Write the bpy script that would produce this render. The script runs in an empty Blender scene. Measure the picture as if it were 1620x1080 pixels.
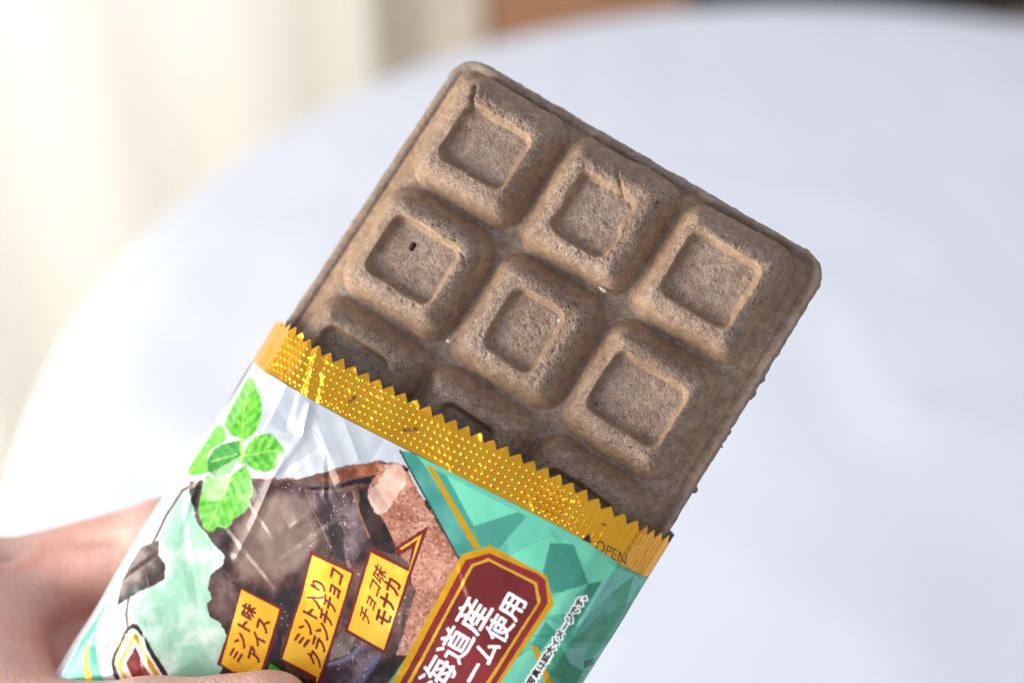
import bpy, math, json
import numpy as np
from mathutils import Matrix, Vector

SC = bpy.context.scene
COL = SC.collection
MM = 0.001
D2R = math.radians

# ------------------------------------------------------------------ camera
CAM_LOC = Vector((0.0, 0.0, 1.25))
CAM_ROT = Matrix.Rotation(D2R(90 - 39.3), 4, 'X')
cd = bpy.data.cameras.new('camera')
cd.lens = 50.0
cd.sensor_width = 36.0
cd.clip_start = 0.01
cd.clip_end = 50.0
cd.dof.use_dof = True
cd.dof.focus_distance = 0.2675
cd.dof.aperture_fstop = 5.6
cam = bpy.data.objects.new('camera', cd)
COL.objects.link(cam)
cam.matrix_world = Matrix.Translation(CAM_LOC) @ CAM_ROT
SC.camera = cam
SC.render.resolution_x, SC.render.resolution_y = 1024, 682
SC.view_settings.view_transform = 'Standard'
SC.view_settings.look = 'None'
SC.view_settings.exposure = 0.0
SC.view_settings.gamma = 1.0
SC.view_settings.use_curve_mapping = False

# ------------------------------------------------------------------ light
world = bpy.data.worlds.new('World')
SC.world = world
world.use_nodes = True
bg = world.node_tree.nodes['Background']
bg.inputs['Color'].default_value = (0.80, 0.865, 1.0, 1)
bg.inputs['Strength'].default_value = 0.72

def area(name, loc, target, sx, sy, power, color):
    l = bpy.data.lights.new(name, 'AREA')
    l.shape = 'RECTANGLE'
    l.size, l.size_y = sx, sy
    l.energy = power
    l.color = color
    o = bpy.data.objects.new(name, l)
    COL.objects.link(o)
    o.location = loc
    d = Vector(target) - Vector(loc)
    o.rotation_euler = d.to_track_quat('-Z', 'Y').to_euler()
    return o
# the window at the left, and the daylight behind the curtain at the back
area('window_light', (-1.05, -0.14, 1.02), (0.0, 0.22, 1.08), 0.72, 0.85, 33.0, (1.0, 0.95, 0.88))
area('curtain_light', (-1.3, 1.85, 1.2), (-0.575, 1.2, 0.9), 1.5, 1.8, 27.0, (1.0, 0.98, 0.94))

# ------------------------------------------------------------------ helpers
def sstep(a,b,x):
    t=np.clip((x-a)/(b-a),0,1); return t*t*(3-2*t)
MX=np.array([-44,-43.6,-37.5,-31.5,-25,0,25,34,38.8,43.5,44.])
MZ=np.array([-7,-5.4,2.8,6.4,7.2,7.4,6.8,5.6,3.6,-5.2,-7.])
_gx=np.linspace(-44,44,881)
_k=np.ones(9)/9
_gz=np.convolve(np.pad(np.interp(_gx,MX,MZ),4,mode='edge'),_k,'valid')
XC,HW=-1.4,44.9
def film_lower(x):
    a=np.clip(np.abs(x-XC)/HW,0,1)
    return -7+11.2*(1-a**5)**0.2
def film_front(x,y):
    w=sstep(-82,-52,y)
    return film_lower(x)*(1-w)+np.interp((x-XC)*44/HW,_gx,_gz)*w


def h2(ix, iy, seed):
    a = (ix.astype(np.int64) * 374761393 + iy.astype(np.int64) * 668265263 + seed * 974711) & 0x7fffffff
    a = ((a ^ (a >> 13)) * 1274126177) & 0x7fffffff
    a = ((a ^ (a >> 16)) * 2246822519) & 0x7fffffff
    return ((a ^ (a >> 15)) & 0xffff) / 65535.0

def vnoise(x, y, scale, seed=0):
    """smooth value noise, -1..1, features of about `scale`"""
    x = np.asarray(x, float) / scale + 1000.37
    y = np.asarray(y, float) / scale + 1000.71
    ix, iy = np.floor(x), np.floor(y)
    fx, fy = x - ix, y - iy
    fx = fx * fx * fx * (fx * (fx * 6 - 15) + 10)
    fy = fy * fy * fy * (fy * (fy * 6 - 15) + 10)
    a, b = h2(ix, iy, seed), h2(ix + 1, iy, seed)
    c, d = h2(ix, iy + 1, seed), h2(ix + 1, iy + 1, seed)
    return ((a * (1 - fx) + b * fx) * (1 - fy) + (c * (1 - fx) + d * fx) * fy) * 2 - 1

def fbm(x, y, scale, seed=0, octaves=4, gain=0.5):
    r, amp, tot = 0, 1.0, 0
    for k in range(octaves):
        r = r + amp * vnoise(x, y, scale / 2 ** k, seed + k * 17)
        tot += amp
        amp *= gain
    return r / tot

def rrect(x, y, cx, cy, hx, hy, r):
    qx, qy = np.abs(x - cx) - hx + r, np.abs(y - cy) - hy + r
    return np.minimum(np.maximum(qx, qy), 0) + np.hypot(np.maximum(qx, 0), np.maximum(qy, 0)) - r

def seg_dist(x, y, pts):
    d = np.full(np.shape(x), 1e9)
    for (ax, ay), (bx, by) in zip(pts[:-1], pts[1:]):
        vx, vy = bx - ax, by - ay
        t = np.clip(((x - ax) * vx + (y - ay) * vy) / (vx * vx + vy * vy + 1e-12), 0, 1)
        d = np.minimum(d, np.hypot(x - ax - t * vx, y - ay - t * vy))
    return d

def tag(o, label=None, cat=None, kind=None, group=None):
    if label: o['label'] = label
    if cat: o['category'] = cat
    if kind: o['kind'] = kind
    if group: o['group'] = group
    return o

def empty(name, matrix, label, cat):
    o = bpy.data.objects.new(name, None)
    COL.objects.link(o)
    o.matrix_world = matrix
    o.empty_display_size = 0.02
    return tag(o, label, cat)

def mesh_obj(name, verts, faces, mat, parent=None, colors=None, normals=None, smooth=True):
    """verts in metres; faces (n,k) int array, or a list of arrays of different k"""
    fl = faces if isinstance(faces, list) else [faces]
    fl = [np.asarray(f, np.int32) for f in fl if len(f)]
    verts = np.ascontiguousarray(verts, np.float32)
    me = bpy.data.meshes.new(name)
    me.vertices.add(len(verts))
    me.vertices.foreach_set('co', verts.ravel())
    nl = sum(f.size for f in fl)
    me.loops.add(nl)
    me.loops.foreach_set('vertex_index', np.concatenate([f.ravel() for f in fl]))
    sizes = np.concatenate([np.full(len(f), f.shape[1], np.int32) for f in fl])
    me.polygons.add(len(sizes))
    me.polygons.foreach_set('loop_start', np.concatenate([[0], np.cumsum(sizes)[:-1]]).astype(np.int32))
    me.polygons.foreach_set('loop_total', sizes)
    me.update(calc_edges=True)
    me.polygons.foreach_set('use_smooth', np.full(len(sizes), smooth, bool))
    if colors is not None:
        ca = me.color_attributes.new('print', 'FLOAT_COLOR', 'POINT')
        ca.data.foreach_set('color', np.ascontiguousarray(colors, np.float32).ravel())
    if normals is not None:
        me.normals_split_custom_set_from_vertices(np.asarray(normals, np.float32).tolist())
    me.materials.append(mat)
    o = bpy.data.objects.new(name, me)
    COL.objects.link(o)
    if parent is not None: o.parent = parent
    return o

def sub_mesh(name, verts, faces, mask, mat, parent, colors=None, normals=None):
    f = faces[mask]
    used, inv = np.unique(f, return_inverse=True)
    return mesh_obj(name, verts[used], inv.reshape(f.shape), mat, parent,
                    None if colors is None else colors[used], None if normals is None else normals[used])

def grid_faces(nr, nc, wrap=False):
    i = np.arange(nr - 1)[:, None]
    j = np.arange(nc if wrap else nc - 1)[None, :]
    j2 = (j + 1) % nc
    return np.stack([i * nc + j, (i + 1) * nc + j, (i + 1) * nc + j2, i * nc + j2], -1).reshape(-1, 4)

def grid_normals(P):
    """P (nr,nc,3) with columns along +x and rows along -y -> unit normals toward +z"""
    du = np.gradient(P, axis=1)
    dv = -np.gradient(P, axis=0)
    n = np.cross(du, dv)
    return (n / (np.linalg.norm(n, axis=-1, keepdims=True) + 1e-20)).reshape(-1, 3)

def loft(rings):
    nc = len(rings[0])
    v = np.concatenate(rings)
    f = grid_faces(len(rings), nc, wrap=True)
    return v, f

def s2l(c):
    c = np.asarray(c, float)
    return np.where(c <= 0.04045, c / 12.92, ((c + 0.055) / 1.055) ** 2.4)

def rgb(r, g, b):
    return tuple(float(t) for t in s2l(np.array([r, g, b]) / 255.0)) + (1.0,)

class NT:
    def __init__(self, name):
        self.m = bpy.data.materials.new(name)
        self.m.use_nodes = True
        self.t = self.m.node_tree
        self.b = self.t.nodes['Principled BSDF']
        self.out = self.t.nodes['Material Output']
    def n(self, typ, **kw):
        nd = self.t.nodes.new(typ)
        for k, v in kw.items():
            if k in nd.inputs.keys() and not hasattr(nd, k): nd.inputs[k].default_value = v
            else: setattr(nd, k, v)
        return nd
    def l(self, a, b): self.t.links.new(a, b)
    def set(self, **kw):
        for k, v in kw.items(): self.b.inputs[k.replace('_', ' ')].default_value = v
    def noise(self, vec, scale, detail=3, rough=0.55):
        nd = self.t.nodes.new('ShaderNodeTexNoise')
        nd.inputs['Scale'].default_value = scale
        nd.inputs['Detail'].default_value = detail
        nd.inputs['Roughness'].default_value = rough
        self.l(vec, nd.inputs['Vector'])
        return nd.outputs[0]
    def ramp(self, fac, stops):
        nd = self.t.nodes.new('ShaderNodeValToRGB')
        cr = nd.color_ramp
        while len(cr.elements) < len(stops): cr.elements.new(0.5)
        for e, (p, c) in zip(cr.elements, stops):
            e.position = p
            e.color = c if len(c) == 4 else tuple(c) + (1,)
        self.l(fac, nd.inputs[0])
        return nd.outputs[0]
    def mix(self, fac, a, b, mode='MIX'):
        nd = self.t.nodes.new('ShaderNodeMix')
        nd.data_type = 'RGBA'
        nd.blend_type = mode
        for s, v in ((nd.inputs[0], fac), (nd.inputs[6], a), (nd.inputs[7], b)):
            if hasattr(v, 'is_linked') or hasattr(v, 'node'): self.l(v, s)
            else: s.default_value = v
        return nd.outputs[2]
    def math(self, op, a, b=0.0):
        nd = self.t.nodes.new('ShaderNodeMath')
        nd.operation = op
        for s, v in ((nd.inputs[0], a), (nd.inputs[1], b)):
            if hasattr(v, 'node'): self.l(v, s)
            else: s.default_value = v
        return nd.outputs[0]
    def bump(self, height, strength, dist, prev=None):
        nd = self.t.nodes.new('ShaderNodeBump')
        nd.inputs['Strength'].default_value = strength
        nd.inputs['Distance'].default_value = dist
        self.l(height, nd.inputs['Height'])
        if prev is not None: self.l(prev, nd.inputs['Normal'])
        return nd.outputs[0]
    def obj(self):
        return self.t.nodes.new('ShaderNodeTexCoord').outputs['Object']

G = lambda v: (v, v, v, 1)

# ------------------------------------------------------------------ materials
def make_wafer_mat():
    t = NT('wafer')
    co = t.obj()
    at = t.n('ShaderNodeAttribute', attribute_name='print')
    sep = t.n('ShaderNodeSeparateColor')
    t.l(at.outputs['Color'], sep.inputs[0])
    rough_zone = sep.outputs[0]          # 1 on the porous crests and panels, 0 on the smooth moulded walls
    frost = sep.outputs[1]               # pale frost sitting in the grooves
    big = t.noise(co, 60, 4)
    mid = t.noise(co, 620, 4, 0.65)
    fine = t.noise(co, 4200, 3, 0.6)
    tan = t.ramp(mid, [(0.3, rgb(130, 104, 83)), (0.7, rgb(176, 145, 115))])
    grey = t.ramp(mid, [(0.28, rgb(119, 97, 83)), (0.55, rgb(160, 137, 119)), (0.78, rgb(194, 172, 155))])
    base = t.mix(rough_zone, tan, grey)
    base = t.mix(t.ramp(big, [(0.42, G(0)), (0.7, G(0.55))]), base, rgb(118, 90, 70))
    speck = t.ramp(fine, [(0.40, G(1)), (0.48, G(0))])
    base = t.mix(t.math('MULTIPLY', speck, t.math('ADD', t.math('MULTIPLY', rough_zone, 0.5), 0.25)), base, rgb(72, 50, 38))
    light = t.ramp(fine, [(0.56, G(0)), (0.66, G(1))])
    base = t.mix(t.math('MULTIPLY', light, t.math('ADD', t.math('MULTIPLY', rough_zone, 0.4), 0.16)), base, rgb(200, 178, 158))
    vo = t.n('ShaderNodeTexVoronoi', feature='F1')
    vo.inputs['Scale'].default_value = 850
    t.l(co, vo.inputs['Vector'])
    sel = t.ramp(t.noise(co, 190, 2), [(0.5, G(0)), (0.62, G(1))])
    pit = t.math('MULTIPLY', t.math('MULTIPLY', t.ramp(vo.outputs['Distance'], [(0.16, G(1)), (0.27, G(0))]), sel), rough_zone)
    base = t.mix(t.math('MULTIPLY', pit, 0.75), base, rgb(58, 40, 30))
    base = t.mix(t.math('MULTIPLY', frost, t.ramp(mid, [(0.3, G(0.25)), (0.7, G(0.9))])), base, rgb(160, 150, 146))
    t.l(base, t.b.inputs['Base Color'])
    h = t.math('ADD', t.math('MULTIPLY', fine, t.math('ADD', t.math('MULTIPLY', rough_zone, 0.7), 0.5)), t.math('MULTIPLY', mid, 0.7))
    h = t.math('SUBTRACT', h, t.math('MULTIPLY', pit, 0.9))
    t.l(t.bump(h, 0.7, 0.00022), t.b.inputs['Normal'])
    t.set(Roughness=0.55)
    t.b.inputs['Specular IOR Level'].default_value = 0.3
    return t.m
WAFER = make_wafer_mat()

def make_film_mat(name, rough, bumpy):
    t = NT(name)
    co = t.obj()
    at = t.n('ShaderNodeAttribute', attribute_name='print')
    t.l(at.outputs['Color'], t.b.inputs['Base Color'])
    t.l(at.outputs['Alpha'], t.b.inputs['Metallic'])
    t.set(Roughness=rough)
    n1 = t.noise(co, 90, 3)
    t.l(t.bump(n1, bumpy, 0.0006), t.b.inputs['Normal'])
    t.b.inputs['Specular IOR Level'].default_value = 0.36
    t.b.inputs['Coat Weight'].default_value = 0.12
    t.b.inputs['Coat Roughness'].default_value = 0.08
    return t.m
FILM = make_film_mat('printed_film', 0.27, 0.12)
FOIL = make_film_mat('gold_foil', 0.2, 0.25)

def make_skin():
    t = NT('skin')
    co = t.obj()
    big = t.noise(co, 38, 3)
    fine = t.noise(co, 900, 3)
    c = t.ramp(big, [(0.3, rgb(228, 172, 156)), (0.55, rgb(238, 192, 177)), (0.75, rgb(236, 172, 158))])
    c = t.mix(t.ramp(fine, [(0.35, G(0.25)), (0.6, G(0))]), c, rgb(205, 145, 122))
    c = t.mix(t.ramp(t.noise(co, 75, 3), [(0.5, G(0)), (0.7, G(0.5))]), c, rgb(218, 138, 120))
    t.l(c, t.b.inputs['Base Color'])
    mp = t.n('ShaderNodeMapping')
    mp.inputs['Rotation'].default_value = (0, 0, D2R(40))
    mp.inputs['Scale'].default_value = (1.0, 3.2, 1.0)
    t.l(co, mp.inputs['Vector'])
    lines = t.noise(mp.outputs[0], 420, 3, 0.6)
    vo = t.n('ShaderNodeTexVoronoi', feature='DISTANCE_TO_EDGE')
    vo.inputs['Scale'].default_value = 1100
    t.l(co, vo.inputs['Vector'])
    h = t.math('ADD', t.math('MULTIPLY', lines, 0.8), t.math('MINIMUM', vo.outputs['Distance'], 0.25))
    t.l(t.bump(h, 0.55, 0.0006), t.b.inputs['Normal'])
    t.set(Roughness=0.48)
    t.b.inputs['Subsurface Weight'].default_value = 0.25
    t.b.inputs['Subsurface Radius'].default_value = (1.0, 0.35, 0.2)
    t.b.inputs['Subsurface Scale'].default_value = 0.004
    return t.m
SKIN = make_skin()

def make_nail():
    t = NT('nail')
    t.set(Roughness=0.25)
    t.b.inputs['Base Color'].default_value = rgb(236, 196, 184)
    return t.m
NAIL = make_nail()

def make_cloth(name, col, scale, bump):
    t = NT(name)
    co = t.obj()
    n1 = t.noise(co, scale, 3)
    n2 = t.noise(co, 7, 2)
    c = t.mix(t.ramp(n1, [(0.3, G(0.0)), (0.7, G(0.12))]), col, tuple(0.8 * v for v in col[:3]) + (1,))
    t.l(c, t.b.inputs['Base Color'])
    t.l(t.bump(n1, bump, 0.001), t.b.inputs['Normal'])
    t.set(Roughness=0.85)
    return t
CLOTH = make_cloth('table_linen', (0.845, 0.87, 0.96, 1), 500, 0.3).m

def make_curtain():
    t = make_cloth('curtain_fabric', (0.86, 0.845, 0.79, 1), 300, 0.2)
    tr = t.n('ShaderNodeBsdfTranslucent')
    tr.inputs['Color'].default_value = (0.88, 0.86, 0.79, 1)
    mx = t.n('ShaderNodeMixShader')
    mx.inputs[0].default_value = 0.5
    t.l(t.b.outputs[0], mx.inputs[1])
    t.l(tr.outputs[0], mx.inputs[2])
    t.l(mx.outputs[0], t.out.inputs[0])
    return t.m
CURTAIN = make_curtain()

def make_wood():
    t = NT('brown_wood')
    co = t.obj()
    mp = t.n('ShaderNodeMapping')
    mp.inputs['Scale'].default_value = (1, 1, 9)
    t.l(co, mp.inputs['Vector'])
    g = t.noise(mp.outputs[0], 9, 5)
    t.l(t.ramp(g, [(0.3, rgb(150, 104, 74)), (0.7, rgb(184, 138, 104))]), t.b.inputs['Base Color'])
    t.l(t.bump(g, 0.2, 0.001), t.b.inputs['Normal'])
    t.set(Roughness=0.45)
    return t.m
WOOD = make_wood()

def make_plain(name, col, rough, scale=30, var=0.15):
    t = NT(name)
    co = t.obj()
    n1 = t.noise(co, scale, 4)
    c = t.mix(t.ramp(n1, [(0.3, G(0)), (0.7, G(1))]), col, tuple(v * (1 - var) for v in col[:3]) + (1,))
    t.l(c, t.b.inputs['Base Color'])
    t.l(t.bump(n1, 0.1, 0.002), t.b.inputs['Normal'])
    t.set(Roughness=rough)
    return t.m
PLASTER = make_plain('cream_plaster', (0.74, 0.66, 0.55, 1), 0.85)
FLOORM = make_plain('pale_floor', (0.62, 0.55, 0.45, 1), 0.6)
DARK = make_plain('dark_leather', (0.02, 0.02, 0.022, 1), 0.5)
CRUMBM = make_plain('pale_crumb', (0.62, 0.58, 0.52, 1), 0.7, 900)
HOLEM = make_plain('dark_crumb', (0.06, 0.04, 0.03, 1), 0.8, 900)

# ------------------------------------------------------------------ the setting
def box_vf(x0, y0, z0, x1, y1, z1):
    v = np.array([(x, y, z) for x in (x0, x1) for y in (y0, y1) for z in (z0, z1)], float)
    f = np.array([(0, 1, 3, 2), (4, 6, 7, 5), (0, 4, 5, 1), (2, 3, 7, 6), (0, 2, 6, 4), (1, 5, 7, 3)])
    return v, f

def bevel_box(name, b, mat, parent=None, w=0.006):
    v, f = box_vf(*b)
    o = mesh_obj(name, v, f, mat, parent, smooth=False)
    m = o.modifiers.new('edge', 'BEVEL')
    m.width = w
    m.segments = 2
    return o

v, f = box_vf(-4, -3, -0.05, 4, 4, 0)
tag(mesh_obj('floor', v, f, FLOORM, smooth=False), kind='structure')
v, f = box_vf(-4, 2.6, 0.0, 4, 2.7, 2.7)
tag(mesh_obj('wall', v, f, PLASTER, smooth=False), 'cream plaster wall behind the table', kind='structure')

TC, TR, TZ = np.array([0.232, 0.592]), 0.497, 0.72

def make_tablecloth():
    nA = 360
    th = np.linspace(0, 2 * np.pi, nA, endpoint=False)
    fold = 0.5 + 0.5 * np.sin(th * 17 + 1.3 * np.sin(th * 3)) + 0.25 * np.sin(th * 29 + 0.7)
    rings = []
    for r in np.concatenate([np.linspace(0.004, 0.9, 70), np.linspace(0.91, 0.985, 12)]):
        x, y = TC[0] + TR * r * np.cos(th), TC[1] + TR * r * np.sin(th)
        w = 1.0 - sstep(0.9, 0.985, r)
        z = TZ + w * (0.0042 * fbm(x, y, 0.2, 5, 3) + 0.0010 * np.maximum(0, 1 - np.abs(fbm(x, y, 0.3, 9, 2)) * 9))
        rings.append(np.stack([x, y, z], 1))
    for k in range(1, 6):
        a = k / 5 * math.pi / 2
        r = 0.985 * TR + 0.012 * math.sin(a)
        rings.append(np.stack([TC[0] + r * np.cos(th), TC[1] + r * np.sin(th), np.full(nA, TZ - 0.012 * (1 - math.cos(a)))], 1))
    for k in range(1, 31):
        t = k / 30
        r = 0.985 * TR + 0.012 + sstep(0, 1, t) * (0.075 * fold - 0.005) + 0.02 * t
        rings.append(np.stack([TC[0] + r * np.cos(th), TC[1] + r * np.sin(th), np.full(nA, TZ - 0.012 - 0.62 * t)], 1))
    v, f = loft(rings)
    o = mesh_obj('tablecloth', v, f[:, ::-1], CLOTH)
    return tag(o, 'smooth white cloth spread over a round table, under the held wafer', 'tablecloth')
make_tablecloth()

def make_curtain_obj(name, p0, p1, amp, wave, seed, label, mat):
    p0, p1 = np.array(p0), np.array(p1)
    L = np.linalg.norm(p1 - p0)
    d = (p1 - p0) / L
    nrm = np.array([-d[1], d[0]])
    U, Z = np.meshgrid(np.linspace(0, L, 300), np.linspace(0.02, 2.45, 40))
    W = amp * np.sin(U / wave * 2 * np.pi + 1.4 * vnoise(U, Z * 0.12, 0.35, seed)) + 0.5 * amp * vnoise(U, Z * 0.2, 0.11, seed + 3)
    P = np.stack([p0[0] + d[0] * U + nrm[0] * W, p0[1] + d[1] * U + nrm[1] * W, Z], -1).reshape(-1, 3)
    o = mesh_obj(name, P, grid_faces(40, 300), mat)
    return tag(o, label, 'curtain')
make_curtain_obj('curtain', (-1.45, 0.25), (-0.19, 1.63), 0.022, 0.19, 3, 'cream sheer curtain hanging in soft folds behind the table', CURTAIN)

cab = empty('cabinet', Matrix.Translation((0.235, 1.75, 0)), 'brown wooden cabinet standing behind the far edge of the table', 'cabinet')
bevel_box('body', (-0.27, 0.0, 0.06, 0.0, 0.4, 0.98), WOOD, cab)
bevel_box('plinth', (-0.26, 0.01, 0.0, -0.01, 0.39, 0.06), WOOD, cab)
bevel_box('door', (-0.262, -0.018, 0.08, -0.008, -0.001, 0.95), WOOD, cab)
pan = empty('wall_panel', Matrix.Translation((-0.137, 1.735, 0)), 'pale beige upright panel between the curtain and the brown cabinet', 'panel')
bevel_box('board', (-0.06, 0, 0, 0.10, 0.05, 2.2), PLASTER, pan)
ch = empty('dark_bench', Matrix.Translation((0.49, 1.77, 0)), 'black padded bench seen as a dark strip behind the far table edge', 'bench')
bevel_box('seat', (-0.25, 0, 0.36, 0.36, 0.4, 0.47), DARK, ch, 0.02)
bevel_box('backrest', (-0.25, 0.33, 0.475, 0.36, 0.42, 0.85), DARK, ch, 0.02)
for sx in (-0.2, 0.3):
    for sy in (0.05, 0.35):
        bevel_box('leg', (sx - 0.02, sy - 0.02, 0, sx + 0.02, sy + 0.02, 0.358), WOOD, ch)

# ------------------------------------------------------------------ pose of the held bar (millimetre frame: x across, y along, z toward the viewer)
R = np.array([[0.83178871, 0.51927269, -0.19617191], [-0.51687395, 0.85340492, 0.06738964], [0.20240767, 0.0453422, 0.9782511]])
T = np.array([9.41495996, 13.14439823, -269.59683292])
B = Matrix.Identity(4)
for i in range(3):
    for j in range(3): B[i][j] = R[i, j]
    B[i][3] = T[i] * MM
BAR = Matrix.Translation(CAM_LOC) @ CAM_ROT @ B

# ------------------------------------------------------------------ the wafer bar
wafer = empty('ice_cream_wafer', BAR, 'brown chocolate wafer ice cream bar with raised square blocks, sticking out of its open wrapper', 'wafer bar')
FLOORS = {  # dimple floor of each block: x0, x1, y0, y1
    (0, 0): (-31.4, -18.5, 7.6, 18.1), (1, 0): (-5.5, 5.3, 6.5, 18.1), (2, 0): (18.4, 31.6, 7.0, 18.8),
    (0, 1): (-31.8, -18.9, -18.4, -7.1), (1, 1): (-4.9, 4.9, -19.0, -7.1), (2, 1): (18.0, 32.0, -18.4, -7.3),
    (0, 2): (-31.6, -19.2, -44.2, -32.4), (1, 2): (-5.2, 5.0, -44.4, -32.8), (2, 2): (18.2, 31.6, -44.4, -32.6)}
YMIN = -126.0
def wafer_outline_sdf(x, y):
    return rrect(x, y, 0.3, (27.4 + YMIN) / 2, 41.9, (27.4 - YMIN) / 2, 5.4)

def unwarp_x(x, y):   # the bar widens a little toward the hand on its left side
    return x - 0.045 * np.clip(22 - y, 0, 70) * np.clip(-x / 42, 0, 1) ** 2

def wafer_height(x, y):
    e = -wafer_outline_sdf(x, y)
    wob = 0.35 * vnoise(x, y, 7, 3)
    zb = -3.6 + 0.15 * vnoise(x, y, 9, 8)
    z = -5.7 + (zb + 5.7) * sstep(2.0, 6.6 + wob, e) ** 0.75
    z = z + 0.40 * np.exp(-((e - 0.7) / 0.55) ** 2) * sstep(0, 20, x) + 0.12 * np.exp(-((e - 0.8) / 0.7) ** 2) - 0.4 * np.exp(-((e - 2.0) / 0.35) ** 2)
    z = z - 0.5 * (1 - sstep(0.0, 0.3, e))
    rough = np.clip(0.25 + 0.35 * sstep(4.0, 6, e) + 0.2 * vnoise(x, y, 4, 13), 0, 1)
    block = np.full(x.shape, -1, int)
    dim = np.full(x.shape, -1, int)
    frost = 0.75 * (1 - sstep(1.5, 2.4, e)) * np.clip(0.75 + 0.4 * vnoise(x, y, 2, 15), 0, 1)
    dmin = np.full(x.shape, 9.0)
    for (i, j), (x0, x1, y0, y1) in FLOORS.items():
        cx, cy = (i - 1) * 25.0, 12.75 - j * 25.6
        hx, hy = 12.35, 12.6
        r = 4.2 + 1.4 * h2(np.array(i), np.array(j), 4)
        q = rrect(x + 0.35 * vnoise(x, y, 5, 11), y + 0.35 * vnoise(x, y, 5, 12), cx, cy, hx, hy, r)
        t = np.clip(-q / 5.2, 0, 1)
        top = 2.3 + 0.25 * (h2(np.array(i), np.array(j), 9) - 0.5)
        crest = top + 0.16 * vnoise(x, y, 4.5, 21)
        rise = np.sin(t * np.pi / 2) ** 1.0
        zz = zb + (crest - zb) * rise
        inside = q < 0
        z = np.where(inside, np.maximum(z, zz), z)
        wobx, woby = 0.14 * vnoise(x, y, 3.2, 31 + i), 0.14 * vnoise(x, y, 3.2, 41 + j)
        if (i, j) == (1, 0): wobx, woby = wobx * 4.0, woby * 4.0
        d = rrect(x + wobx, y + woby, (x0 + x1) / 2, (y0 + y1) / 2, (x1 - x0) / 2, (y1 - y0) / 2, 1.3)
        wall = 1.15
        fl = 0.45 + 0.10 * vnoise(x, y, 3.2, 51) + 0.05 * (i - 1)
        prof = fl + (crest - fl) * sstep(-0.15, wall, d)
        z = np.where(inside & (d < wall), np.minimum(z, prof), z)
        block[inside] = i + 3 * j
        dim[inside & (d < 0.25)] = i + 3 * j
        rz = np.where(d < 0, 0.8 * sstep(0, -0.6, d) , sstep(wall * 0.75, wall * 1.2, d)) * sstep(0.3, 0.75, t)
        rough = np.where(inside, np.clip(0.22 + 0.78 * rz + 0.18 * vnoise(x, y, 3, 14), 0, 1), rough)
        dmin = np.minimum(dmin, np.abs(q))
        frost = np.where(inside & (d < 0), np.maximum(frost, 0.55 * np.clip(0.2 - 0.5 * vnoise(x, y, 6, 61), 0, 1)), frost)
    groove = (np.exp(-(dmin / 0.4) ** 2)) * sstep(5.5, 7.5, e)
    horiz = np.exp(-((np.mod(y - 0.0 + 12.8, 25.6) - 12.8) / 0.5) ** 2) * sstep(4, 6.5, e)
    frost = np.maximum(frost, np.maximum(0.45 * groove, 0.8 * horiz * (0.6 + 0.4 * vnoise(x, y, 3, 77))))
    # grain: pitted crests, smooth walls
    g = 0.5 + 0.5 * rough
    z = z + g * (0.06 * fbm(x, y, 1.3, 71, 3, 0.6)) + (0.35 + 0.65 * rough) * 0.06 * vnoise(x, y, 0.42, 81)
    pits = np.clip(vnoise(x, y, 0.8, 91) - 0.45, 0, 1) * rough * np.clip(vnoise(x, y, 7, 93) * 2 + 0.3, 0, 1)
    z = z - 0.55 * pits
    # a crumbled, torn crest on the two rough corners and a few cracks
    for cx, cy, rr, amp in ((-3.0, 20.3, 4.2, 0.55), (4.5, 19.6, 3.6, 0.4), (35.2, 6.5, 3.4, 0.4), (34.6, -20.5, 4.0, 0.55), (33.0, -22.5, 2.0, 0.5), (15.6, 20.6, 2.6, 0.25)):
        wgt = np.exp(-((x - cx) ** 2 + (y - cy) ** 2) / rr ** 2)
        z = z + amp * wgt * (0.9 * fbm(x, y, 1.7, 101, 3, 0.65) - 0.25)
    crack = [([(-31.2, 18.3), (-32.2, 19.6), (-32.4, 20.8), (-33.3, 22.0)], 0.45, 0.9), ([(-19.0, -6.4), (-17.2, -7.2), (-16.0, -8.8), (-14.6, -9.2)], 0.22, 0.4),
             ([(-14.8, -19.6), (-15.0, -21.0), (-13.2, -22.3)], 0.22, 0.35), ([(-1.5, 22.4), (1.2, 19.6), (2.6, 18.4)], 0.35, 0.45),
             ([(36.4, 12.0), (36.9, 10.6), (36.2, 8.8), (36.6, 7.0)], 0.2, 0.35), ([(9.8, 20.8), (10.6, 19.2), (10.3, 17.6)], 0.2, 0.35)]
    for pts, w, dep in crack:
        dd = seg_dist(x + 0.15 * vnoise(x, y, 0.7, 111), y + 0.15 * vnoise(x, y, 0.7, 112), pts)
        z = z - dep * np.exp(-(dd / w) ** 2)
    hole = seg_dist(x, y, [(-27.05, -10.2), (-27.0, -11.1)])
    z = z - 2.6 * (1 - sstep(0.22, 0.5, hole))
    return z, rough, frost, block, dim

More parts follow.
